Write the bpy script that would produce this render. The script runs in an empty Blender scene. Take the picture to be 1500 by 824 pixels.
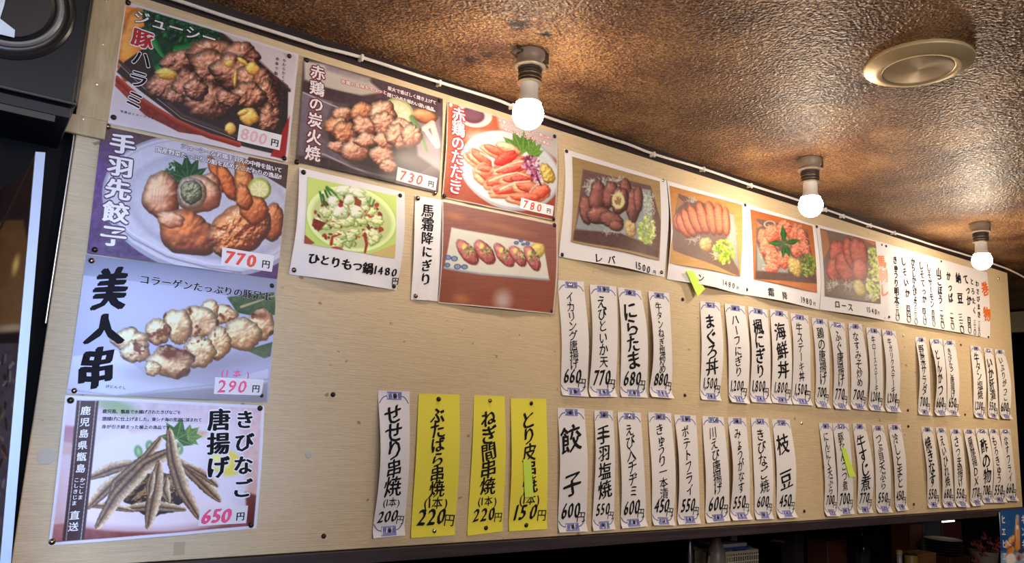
import bpy, math, random
import numpy as np
from mathutils import Vector, Matrix

SC = bpy.context.scene
COL = SC.collection

# ------------------------------------------------------------------ camera
YAW, PITCH, ROLL, FPX = 0.6116, 0.1733, 0.0468, 1132.56
CAM = np.array([0.0, 0.0, 1.55])
_cy, _sy, _cp, _sp, _cr, _sr = math.cos(YAW), math.sin(YAW), math.cos(PITCH), math.sin(PITCH), math.cos(ROLL), math.sin(ROLL)
W_ = np.array([_sy * _cp, _cy * _cp, _sp]); _r = np.array([_cy, -_sy, 0.0]); _u = np.cross(_r, W_)
R_ = _cr * _r + _sr * _u; U_ = -_sr * _r + _cr * _u
cam = bpy.data.cameras.new('camera'); cam.lens = 36 * FPX / 1500; cam.sensor_width = 36; cam.clip_start = 0.02
co = bpy.data.objects.new('camera', cam); COL.objects.link(co)
M = Matrix(((R_[0], U_[0], -W_[0], CAM[0]), (R_[1], U_[1], -W_[1], CAM[1]), (R_[2], U_[2], -W_[2], CAM[2]), (0, 0, 0, 1)))
co.matrix_world = M
SC.camera = co

# ------------------------------------------------------------------ world, lights, exposure
wd = bpy.data.worlds.new('world'); SC.world = wd; wd.use_nodes = True
wd.node_tree.nodes['Background'].inputs[0].default_value = (0.05, 0.045, 0.04, 1)
wd.node_tree.nodes['Background'].inputs[1].default_value = 0.3
SC.view_settings.view_transform = 'Standard'; SC.view_settings.look = 'None'
SC.view_settings.exposure = 0.66; SC.view_settings.gamma = 1.0; SC.view_settings.use_curve_mapping = False
BULB_STRENGTH = 84.0

def area(name, loc, target, size, size_y, power, color):
    l = bpy.data.lights.new(name, 'AREA'); l.shape = 'RECTANGLE'; l.size = size; l.size_y = size_y
    l.energy = power; l.color = color
    o = bpy.data.objects.new(name, l); COL.objects.link(o); o.location = loc
    o.rotation_euler = (Vector(target) - Vector(loc)).to_track_quat('-Z', 'Y').to_euler()
    return o
# cool daylight from the shop entrance behind the photographer, then added unseen fill lights: warm left, room, counter, far end
day = area('entrance_daylight', (-0.08, -0.45, 1.50), (0.04, 1.35, 1.55), 0.30, 0.50, 1.35, (0.33, 0.55, 1.0)); day.data.spread = math.radians(38)
area('side_fill_light', (-1.3, 0.5, 2.0), (0.0, 1.05, 1.6), 0.4, 0.4, 5.0, (1.0, 0.78, 0.55))  # added to brighten the left face of the glass door
area('room_fill_light', (0.55, -1.3, 2.1), (0.9, 1.35, 1.5), 2.0, 0.5, 21.5, (1.0, 0.93, 0.90))  # broad fill added behind the camera
l1 = area('counter_fill_light', (1.32, 0.30, 1.98), (2.0, 1.35, 1.34), 0.20, 0.20, 1.6, (1.0, 0.80, 0.58)); l1.data.spread = math.radians(110)  # unseen fill added for the lower right of the board
l2 = area('far_fill_light', (3.1, 0.55, 1.98), (3.1, 1.35, 1.75), 0.20, 0.20, 1.5, (1.0, 0.76, 0.50)); l2.data.spread = math.radians(110)  # unseen fill added for the far end of the board

# ------------------------------------------------------------------ helpers
BY = 1.349            # front face of the menu board
CEIL = 2.246
def ray(x, y): return W_ * FPX + R_ * (x - 750) - U_ * (y - 412)
def at(x, y, Y):      # the point of the plane y = Y seen at photo position (x, y)
    d = ray(x, y); return CAM + d * (Y / d[1])
def at_z(x, y, Z):
    d = ray(x, y); return CAM + d * ((Z - CAM[2]) / d[2])
def photo_pos(P):
    Q = np.asarray(P, float) - CAM; z = Q @ W_
    return 750 + FPX * (Q @ R_) / z, 412 - FPX * (Q @ U_) / z

def srgb(c):
    c = np.asarray(c, float) / 255.0
    return np.where(c <= 0.04045, c / 12.92, ((c + 0.055) / 1.055) ** 2.4)

def tag(o, label=None, cat=None, group=None, kind=None):
    if label: o['label'] = label
    if cat: o['category'] = cat
    if group: o['group'] = group
    if kind: o['kind'] = kind
    return o

def empty(name, loc):
    o = bpy.data.objects.new(name, None); COL.objects.link(o); o.location = loc
    o.empty_display_size = 0.02
    return o

def link_mesh(name, verts, faces, mats, parent=None, colors=None, matidx=None, smooth=False, loc=None):
    v = np.asarray(verts, float)
    org = np.zeros(3)
    if parent is not None: 
        p = parent; 
        while p is not None:
            org = org + np.array(p.location); p = p.parent
    if loc is not None: org = org + np.asarray(loc, float)
    v = v - org
    me = bpy.data.meshes.new(name)
    me.from_pydata(v.tolist(), [], faces)
    if not isinstance(mats, (list, tuple)): mats = [mats]
    for m in mats: me.materials.append(m)
    if matidx is not None: me.polygons.foreach_set('material_index', matidx)
    if smooth: me.polygons.foreach_set('use_smooth', [True] * len(me.polygons))
    if colors is not None:
        a = me.color_attributes.new('Col', 'FLOAT_COLOR', 'POINT')
        c = np.ones((len(v), 4)); c[:, :3] = colors
        a.data.foreach_set('color', c.ravel())
    me.update()
    o = bpy.data.objects.new(name, me); COL.objects.link(o)
    if loc is not None: o.location = loc
    if parent is not None: o.parent = parent
    return o

# --- materials
def pmat(name, color, rough=0.5, metal=0.0, spec=0.5, coat=0.0, emis=None, estr=0.0):
    m = bpy.data.materials.new(name); m.use_nodes = True
    b = m.node_tree.nodes['Principled BSDF']
    b.inputs['Base Color'].default_value = (*color, 1); b.inputs['Roughness'].default_value = rough
    b.inputs['Metallic'].default_value = metal; b.inputs['Specular IOR Level'].default_value = spec
    b.inputs['Coat Weight'].default_value = coat; b.inputs['Coat Roughness'].default_value = 0.12
    if emis: b.inputs['Emission Color'].default_value = (*emis, 1); b.inputs['Emission Strength'].default_value = estr
    return m
def N(m, t, **k):
    n = m.node_tree.nodes.new(t)
    for a, b in k.items(): setattr(n, a, b)
    return n
def L(m, a, b): m.node_tree.links.new(a, b)
def coords(m, scale=(1, 1, 1), rot=(0, 0, 0)):
    t = N(m, 'ShaderNodeTexCoord'); p = N(m, 'ShaderNodeMapping')
    p.inputs['Scale'].default_value = scale; p.inputs['Rotation'].default_value = rot
    L(m, t.outputs['Object'], p.inputs['Vector']); return p.outputs['Vector']
def noise(m, vec, scale, detail=4, rough=0.5, dist=0.0):
    n = N(m, 'ShaderNodeTexNoise'); n.inputs['Scale'].default_value = scale; n.inputs['Detail'].default_value = detail
    n.inputs['Roughness'].default_value = rough; n.inputs['Distortion'].default_value = dist
    L(m, vec, n.inputs['Vector']); return n.outputs['Fac']
def ramp(m, fac, stops):
    r = N(m, 'ShaderNodeValToRGB'); e = r.color_ramp.elements
    while len(e) < len(stops): e.new(0.5)
    for i, (p, c) in enumerate(stops): e[i].position = p; e[i].color = (*c, 1)
    L(m, fac, r.inputs['Fac']); return r.outputs['Color']
def bump(m, fac, strength, dist, prev=None):
    b = N(m, 'ShaderNodeBump'); b.inputs['Strength'].default_value = strength; b.inputs['Distance'].default_value = dist
    L(m, fac, b.inputs['Height'])
    if prev is not None: L(m, prev, b.inputs['Normal'])
    return b.outputs['Normal']
def math_(m, op, a, b):
    n = N(m, 'ShaderNodeMath', operation=op)
    for i, x in enumerate((a, b)):
        if isinstance(x, (int, float)): n.inputs[i].default_value = x
        else: L(m, x, n.inputs[i])
    return n.outputs[0]
def bsdf(m): return m.node_tree.nodes['Principled BSDF']

def print_mat(name, rough, spec=0.5, coat=0.0):
    m = pmat(name, (1, 1, 1), rough, spec=spec, coat=coat)
    a = N(m, 'ShaderNodeAttribute', attribute_name='Col'); L(m, a.outputs['Color'], bsdf(m).inputs['Base Color'])
    return m
PRINT_GLOSS = print_mat('laminated_print', 0.46, 0.34)
PRINT_SATIN = print_mat('photo_print', 0.56, 0.28)
PRINT_MATT = print_mat('matt_print', 0.8, 0.2)

def paper_mat(name, col, rough=0.75):
    m = pmat(name, col, rough, spec=0.3)
    v = coords(m); n = noise(m, v, 60, 3)
    L(m, bump(m, n, 0.15, 0.002), bsdf(m).inputs['Normal'])
    return m
PAPER = paper_mat('white_paper', (0.78, 0.76, 0.80))
PAPER_CREAM = paper_mat('strip_paper', (0.76, 0.73, 0.74))
PAPER_YELLOW = paper_mat('yellow_paper', (0.86, 0.76, 0.075))
NOTE_GREEN = pmat('green_sticky_film', (0.62, 0.86, 0.10), 0.45)
INK = pmat('black_ink', (0.012, 0.010, 0.014), 0.7, spec=0.12)
INK_WHITE = pmat('white_print_ink', (0.82, 0.80, 0.84), 0.4)
INK_RED = pmat('red_print_ink', (0.42, 0.008, 0.02), 0.4)
INK_WINE = pmat('wine_print_ink', (0.16, 0.008, 0.02), 0.4)
INK_PRICE = pmat('red_marker_ink', (0.75, 0.06, 0.03), 0.5)
INK_PALE = pmat('faded_red_marker_ink', (0.78, 0.42, 0.45), 0.5)
INK_PINK = pmat('pink_marker_ink', (0.85, 0.08, 0.22), 0.5)
INK_ORANGE = pmat('orange_marker_ink', (0.80, 0.16, 0.02), 0.5)
INK_BLUE = pmat('blue_print_ink', (0.24, 0.25, 0.50), 0.7, spec=.2)
INK_DARKBLUE = pmat('dark_blue_print_ink', (0.08, 0.09, 0.30), 0.6)
INK_PURPLE = pmat('purple_outline_ink', (0.06, 0.02, 0.08), 0.4)

# ------------------------------------------------------------------ simple solids
class MB:
    def __init__(s): s.v = []; s.f = []; s.m = []
    def add(s, v, f, mi=0):
        b = len(s.v); s.v += [tuple(map(float, p)) for p in v]; s.f += [tuple(i + b for i in q) for q in f]; s.m += [mi] * len(f)
    def box(s, a, b, bev=0.0, mi=0):
        x0, y0, z0 = a; x1, y1, z1 = b
        if bev <= 0:
            s.add([(x0, y0, z0), (x1, y0, z0), (x1, y1, z0), (x0, y1, z0), (x0, y0, z1), (x1, y0, z1), (x1, y1, z1), (x0, y1, z1)],
                  [(0, 3, 2, 1), (4, 5, 6, 7), (0, 1, 5, 4), (1, 2, 6, 5), (2, 3, 7, 6), (3, 0, 4, 7)], mi); return
        e = bev; v = []
        for (cx, sx) in ((x0, 1), (x1, -1)):
            for (cy, sy) in ((y0, 1), (y1, -1)):
                for (cz, sz) in ((z0, 1), (z1, -1)):
                    v += [(cx, cy + sy * e, cz + sz * e), (cx + sx * e, cy, cz + sz * e), (cx + sx * e, cy + sy * e, cz)]
        import bmesh
        bm = bmesh.new()
        for p in v: bm.verts.new(p)
        r = bmesh.ops.convex_hull(bm, input=bm.verts[:])
        bm.verts.index_update()
        s.add([p.co[:] for p in bm.verts], [tuple(q.index for q in f.verts) for f in bm.faces], mi); bm.free()
    def obox(s, P, ax, ay, az, mi=0):      # corner P and three edge vectors
        P, ax, ay, az = map(lambda q: np.asarray(q, float), (P, ax, ay, az))
        v = [P, P + ax, P + ax + ay, P + ay, P + az, P + ax + az, P + ax + ay + az, P + ay + az]
        s.add(v, [(0, 3, 2, 1), (4, 5, 6, 7), (0, 1, 5, 4), (1, 2, 6, 5), (2, 3, 7, 6), (3, 0, 4, 7)], mi)
    def lathe(s, c, prof, axis='z', seg=32, mi=0, wob=0.0):
        # prof: list of (radius, height); height grows along the axis
        c = np.asarray(c, float); v = []; f = []
        for (r, h) in prof:
            for k in range(seg):
                t = 2 * math.pi * k / seg; a = r * math.cos(t); b = r * math.sin(t)
                if axis == 'z': v.append(c + (a, b, h))
                elif axis == 'y': v.append(c + (a, h, b))
                else: v.append(c + (h, a, b))
        n = len(prof)
        for i in range(n - 1):
            for k in range(seg):
                f.append((i * seg + k, i * seg + (k + 1) % seg, (i + 1) * seg + (k + 1) % seg, (i + 1) * seg + k))
        f.append(tuple(range(seg))); f.append(tuple(range((n - 1) * seg, n * seg))[::-1])
        s.add(v, f, mi)
    def tube(s, pts, r, seg=8, mi=0):
        pts = [np.asarray(p, float) for p in pts]; v = []; f = []
        for i, p in enumerate(pts):
            d = pts[min(i + 1, len(pts) - 1)] - pts[max(i - 1, 0)]; d /= np.linalg.norm(d) + 1e-12
            a = np.cross(d, (0, 0, 1.0) if abs(d[2]) < .9 else (1.0, 0, 0)); a /= np.linalg.norm(a); b = np.cross(d, a)
            rr = r[i] if isinstance(r, (list, tuple)) else r
            for k in range(seg):
                t = 2 * math.pi * k / seg; v.append(p + rr * (a * math.cos(t) + b * math.sin(t)))
        for i in range(len(pts) - 1):
            for k in range(seg): f.append((i * seg + k, i * seg + (k + 1) % seg, (i + 1) * seg + (k + 1) % seg, (i + 1) * seg + k))
        f.append(tuple(range(seg))[::-1]); f.append(tuple(range((len(pts) - 1) * seg, len(pts) * seg)))
        s.add(v, f, mi)
    def build(s, name, mats, parent=None, smooth=False, loc=None):
        o = link_mesh(name, s.v, s.f, mats, parent, matidx=s.m, smooth=False, loc=loc)
        if smooth:
            import bmesh
            me = o.data; bm = bmesh.new(); bm.from_mesh(me); bmesh.ops.recalc_face_normals(bm, faces=bm.faces[:])
            for e in bm.edges:
                e.smooth = len(e.link_faces) == 2 and e.calc_face_angle(0) < 0.7
            for f in bm.faces: f.smooth = True
            bm.to_mesh(me); bm.free()
        else:
            import bmesh
            me = o.data; bm = bmesh.new(); bm.from_mesh(me); bmesh.ops.recalc_face_normals(bm, faces=bm.faces[:]); bm.to_mesh(me); bm.free()
        return o

# ------------------------------------------------------------------ setting
def struct(name, boxes, mat):
    b = MB()
    for a, c in boxes: b.box(a, c)
    o = b.build(name, mat); tag(o, kind='structure'); return o

# ceiling: embossed gold-brown wallpaper
CE = pmat('embossed_ceiling_paper', (0.4, 0.25, 0.12), 0.32, spec=0.34)
v = coords(CE)
n1 = noise(CE, v, 7, 3); n2 = noise(CE, v, 250, 3, 0.55)
mixf = math_(CE, 'ADD', math_(CE, 'MULTIPLY', n1, 0.35), math_(CE, 'MULTIPLY', n2, 0.65))
colr = ramp(CE, mixf, [(0.39, (0.055, 0.020, 0.012)), (0.5, (0.215, 0.097, 0.048)), (0.60, (0.50, 0.28, 0.115))])  # pits darkened with the bump noise, so relief shade sits in the colour
# dark scuffs where the paper is torn
tc = N(CE, 'ShaderNodeTexCoord')
dark = None
for (sx, sy, rad) in ((760, 36, .040), (690, 88, .034), (716, 80, .024), (800, 50, .02)):
    if rad == 0: continue
    P = at_z(sx, sy, CEIL)
    vm = N(CE, 'ShaderNodeVectorMath', operation='DISTANCE'); L(CE, tc.outputs['Object'], vm.inputs[0]); vm.inputs[1].default_value = tuple(P)
    mr = N(CE, 'ShaderNodeMapRange'); mr.inputs['From Min'].default_value = rad * 0.2; mr.inputs['From Max'].default_value = rad
    mr.inputs['To Min'].default_value = 0.42; mr.inputs['To Max'].default_value = 0.0; L(CE, vm.outputs['Value'], mr.inputs['Value'])
    dark = mr.outputs[0] if dark is None else math_(CE, 'MAXIMUM', dark, mr.outputs[0])
nz = noise(CE, v, 150, 3, 0.6, 0.5)
msk = math_(CE, 'GREATER_THAN', math_(CE, 'ADD', nz, dark), 0.78)
mx = N(CE, 'ShaderNodeMix', data_type='RGBA'); L(CE, msk, mx.inputs['Factor']); L(CE, colr, mx.inputs['A']); mx.inputs['B'].default_value = (0.02, 0.012, 0.008, 1)
L(CE, mx.outputs['Result'], bsdf(CE).inputs['Base Color'])
warp = noise(CE, v, 60, 2)
vo = N(CE, 'ShaderNodeTexVoronoi', feature='SMOOTH_F1'); vo.inputs['Scale'].default_value = 150; vo.inputs['Smoothness'].default_value = 0.6
vadd = N(CE, 'ShaderNodeVectorMath', operation='ADD'); vsc = N(CE, 'ShaderNodeVectorMath', operation='SCALE'); vsc.inputs['Scale'].default_value = 0.02
nn = N(CE, 'ShaderNodeTexNoise'); nn.inputs['Scale'].default_value = 55; nn.inputs['Detail'].default_value = 2; L(CE, v, nn.inputs['Vector'])
L(CE, nn.outputs['Color'], vsc.inputs[0]); L(CE, v, vadd.inputs[0]); L(CE, vsc.outputs[0], vadd.inputs[1]); L(CE, vadd.outputs[0], vo.inputs['Vector'])
bm1 = bump(CE, vo.outputs['Distance'], 0.9, 0.0042)
bm2 = bump(CE, noise(CE, v, 250, 3, 0.55), 0.6, 0.0030, bm1)
L(CE, bm2, bsdf(CE).inputs['Normal'])
struct('ceiling', [((-2.5, -2.6, CEIL), (5.2, 3.6, CEIL + 0.06))], CE)

def grain_wood(name, c0, c1, rough, scale=(1.5, 1.5, 40), bstr=0.2, spec=0.4):
    m = pmat(name, c0, rough, spec=spec); v = coords(m, scale)
    n = noise(m, v, 3.0, 5, 0.6, 0.6)
    L(m, ramp(m, n, [(0.3, c0), (0.7, c1)]), bsdf(m).inputs['Base Color'])
    L(m, bump(m, n, bstr, 0.002), bsdf(m).inputs['Normal']); return m
DARKWOOD = grain_wood('dark_stained_wood', (0.012, 0.007, 0.008), (0.035, 0.02, 0.022), 0.42)
RAIL = grain_wood('dark_rail_wood', (0.022, 0.014, 0.018), (0.05, 0.034, 0.042), 0.5)
BLACKWALL = pmat('dark_wall_paint', (0.006, 0.0045, 0.0045), 0.8, spec=0.15)
PLASTER = paper_mat('room_plaster', (0.42, 0.36, 0.28), 0.85)
FLOORM = grain_wood('floor_boards', (0.10, 0.055, 0.03), (0.17, 0.10, 0.055), 0.4, (1, 20, 1))
CREAM = paper_mat('cream_wall_panel', (0.55, 0.43, 0.24), 0.7)

struct('floor', [((-2.5, -2.6, -0.06), (5.2, 3.6, 0.0))], FLOORM)
struct('wall_left', [((-2.5, -2.6, 0), (-2.4, 3.6, CEIL))], PLASTER)
struct('wall_front', [((-2.4, -2.6, 0), (5.1, -2.5, CEIL))], PLASTER)
struct('wall_back', [((-2.4, 3.5, 0), (5.1, 3.6, CEIL))], BLACKWALL)
struct('wall_right', [((5.1, -2.6, 0), (5.2, 3.6, CEIL))], BLACKWALL)
struct('wall_board', [((-2.4, 1.375, 0), (0.085, 1.46, CEIL)), ((0.085, 1.40, 1.290), (3.36, 1.47, CEIL))], BLACKWALL)
struct('trim_1', [((0.085, 1.352, 2.2125), (3.36, 1.40, CEIL))], DARKWOOD)
struct('trim_2', [((0.07, 1.334, 1.2790), (3.55, 1.400, 1.3005))], RAIL)

# cream cupboard bulkhead seen past the right end of the board
b = MB(); b.box((4.6, 0.9, 2.125), (4.66, 2.6, 2.335 - 0.1)); 
o = b.build('wall_panel_cream', CREAM); tag(o, kind='structure'); o.name = 'trim_3'

# ------------------------------------------------------------------ the board
BO = pmat('beige_board', (0.66, 0.53, 0.33), 0.62, spec=0.35)
v = coords(BO, (1, 1, 1)); vh = coords(BO, (14, 14, 420)); vh2 = coords(BO, (60, 60, 900))
g1 = noise(BO, vh, 1.0, 4, 0.6, 0.3); g2 = noise(BO, v, 3.0, 3); g3 = noise(BO, vh2, 1.0, 2)
fac = math_(BO, 'ADD', math_(BO, 'MULTIPLY', g1, 0.45), math_(BO, 'ADD', math_(BO, 'MULTIPLY', g2, 0.2), math_(BO, 'MULTIPLY', g3, 0.35)))
c = ramp(BO, fac, [(0.36, (0.51, 0.385, 0.235)), (0.5, (0.625, 0.485, 0.305)), (0.64, (0.69, 0.555, 0.37))])
# little brown specks and nail pricks
sp = noise(BO, v, 48, 2, 0.4); spm = ramp(BO, sp, [(0.0, (0, 0, 0)), (0.735, (0, 0, 0)), (0.76, (1, 1, 1))])
mx = N(BO, 'ShaderNodeMix', data_type='RGBA'); L(BO, spm, mx.inputs['Factor']); L(BO, c, mx.inputs['A']); mx.inputs['B'].default_value = (0.34, 0.22, 0.11, 1)
L(BO, mx.outputs['Result'], bsdf(BO).inputs['Base Color'])
bb = bump(BO, g1, 0.5, 0.0015); bb = bump(BO, g3, 0.5, 0.0010, bb); L(BO, bb, bsdf(BO).inputs['Normal'])
board = MB(); board.box((0.0985, BY, 1.302), (3.376, BY + 0.012, 2.2125), 0.0012)
o = board.build('menu_board', BO); tag(o, 'long beige wood-grain board carrying all the menu papers', 'board')
PLY = grain_wood('raw_plywood', (0.42, 0.30, 0.15), (0.58, 0.44, 0.25), 0.6, (30, 30, 6), 0.15)
b = MB(); b.box((0.0935, BY - 0.006, 1.984), (0.1395, BY - 0.0002, 2.244), 0.001)
bt = b.build('plywood_batten', PLY); tag(bt, 'upright plywood batten at the top left end of the board', 'batten')
b = MB(); b.box((0.072, BY - 0.009, 1.9535), (0.1375, BY - 0.0002, 1.984), 0.001)
o = b.build('wooden_stub', PLY); tag(o, 'short horizontal wooden offcut below the upright plywood batten', 'batten')
SCREW = pmat('screw_metal', (0.45, 0.38, 0.28), 0.3, 1.0)
def screw(px, py, Y, label, r=0.0028, mat=SCREW):
    P = at(px, py, Y); b = MB()
    b.lathe(P, [(r * 0.2, -0.0012), (r * 0.8, -0.001), (r, 0.0), (r, 0.003)], 'y', 12)
    o = b.build('screw', mat); o.name = 'screw'; tag(o, label, 'screw', 'screws in the board and batten')
screw(151, 65, BY - 0.006, 'dark screw in the upper part of the plywood batten', 0.002, SCREW)
screw(142, 123, BY - 0.006, 'shiny screw in the middle of the plywood batten')
screw(122, 174, BY - 0.009, 'dark screw in the short wooden offcut', 0.002)
screw(156, 1, BY - 0.006, 'screw at the top of the plywood batten, cut by the frame')
screw(1463, 407.5, BY, 'bright brass screw in the top right corner of the board', 0.006, pmat('brass_screw', (0.85, 0.65, 0.35), 0.25, 1.0))

# plugged round hole and dents of the board
FILL = pmat('hole_filler', (0.50, 0.46, 0.38), 0.8)
def plug(px, py, r, label):
    P = at(px, py, BY); rnd = random.Random(int(px)); v = []; n = 18
    for k in range(n):
        t = 2 * math.pi * k / n; q = r * (1 + rnd.uniform(-.12, .16)); v.append(P + (q * math.cos(t), -0.0004, q * math.sin(t)))
    for k in range(n):
        t = 2 * math.pi * k / n; v.append(P + (r * .8 * math.cos(t), -0.0012, r * .8 * math.sin(t)))
    f = [(k, (k + 1) % n, n + (k + 1) % n, n + k) for k in range(n)] + [tuple(range(n, 2 * n))]
    o = link_mesh('hole_plug', v, f, FILL); tag(o, label, 'filler', 'filled holes in the board')
plug(67, 669, 0.0125, 'round filled hole left of the brown-banded fish poster')
plug(452, 665, 0.0065, 'small filled hole right of the whitebait poster')

TAPE = pmat('yellowed_tape', (0.46, 0.34, 0.20), 0.5)
def tape(pts, label):
    A_ = [at(x, y, BY - .0004) for x, y in pts]; B_ = [p + np.array([0, .0003, 0]) for p in A_]; n = len(A_)
    o = link_mesh('tape_scrap', A_ + B_, [tuple(range(n)), tuple(range(n, 2 * n))[::-1]] + [(i, (i + 1) % n, n + (i + 1) % n, n + i) for i in range(n)], TAPE); tag(o, label, 'tape')
tape([(255, 793.5), (271.5, 793), (270, 812), (253.5, 813)], 'yellowed tape scrap on the board under the fish poster')
tape([(411, 420), (415.5, 418), (416, 422), (412, 423)], 'tiny yellow tape scrap beside the top right of the skewer poster')

# metal edge strip on the left end of the board
CHROME = pmat('polished_metal', (0.30, 0.31, 0.34), 0.25, 1.0)
b = MB(); b.box((0.0938, BY - 0.003, 1.655), (0.0972, BY + 0.02, 1.953), 0.0012)
o = b.build('metal_edge_strip', CHROME); tag(o, 'thin shiny metal strip down the left edge of the board', 'strip')

# ------------------------------------------------------------------ glyphs
SIDE = {}
GLY = {}
def load_glyphs(chars):
    obs = []
    for ch in sorted(set(chars)):
        if ch in ' 　': continue
        c = bpy.data.curves.new('g', 'FONT'); c.body = ch; c.size = 1; c.resolution_u = 2
        o = bpy.data.objects.new('g', c); COL.objects.link(o); obs.append((ch, o))
    bpy.context.view_layer.update(); dg = bpy.context.evaluated_depsgraph_get()
    for ch, o in obs:
        oe = o.evaluated_get(dg); me = oe.to_mesh()
        vv = np.array([q.co[:2] for q in me.vertices]).reshape(-1, 2); ff = [tuple(p.vertices) for p in me.polygons]
        wide = ord(ch) > 0x2000
        w = 1.0 if wide else (vv[:, 0].max() - vv[:, 0].min() + 0.10)
        x0 = 0.5 if wide else (vv[:, 0].max() + vv[:, 0].min()) / 2
        GLY[ch] = (vv - np.array([x0, 0.36]), ff, w)
        oe.to_mesh_clear()
    for ch, o in obs:
        c = o.data; bpy.data.objects.remove(o); bpy.data.curves.remove(c)

def ring(r, n=8, e=1.0): return [(r * math.cos(2 * math.pi * k / n), e * r * math.sin(2 * math.pi * k / n)) for k in range(n)]
BOLD = [(-.028, 0), (.028, 0), (0, .014), (0, -.014)]
BOLDER = [(-.045, 0), (.045, 0), (-.02, .02), (.02, -.02), (0, .02), (0, -.02)]
BRUSH = [(-.035, -.022), (-.012, -.010), (.012, .010), (.035, .022), (0, 0)]
BRUSH_FINE = [(-.018, -.012), (.018, .012), (0, 0)]
BRUSH_FAT = [(-.055, -.03), (-.03, -.018), (0, 0), (.03, .018), (.055, .03), (0, .028), (0, -.028)]
BRUSH_HUGE = [(-.060 + .0075 * i, -.034 + .00425 * i) for i in range(17)] + [(-.03, .01), (.03, -.01), (0, .022), (0, -.022)]
MARKER = [(-.02, -.01), (.02, .01), (0, .02), (0, -.02)]

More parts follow.
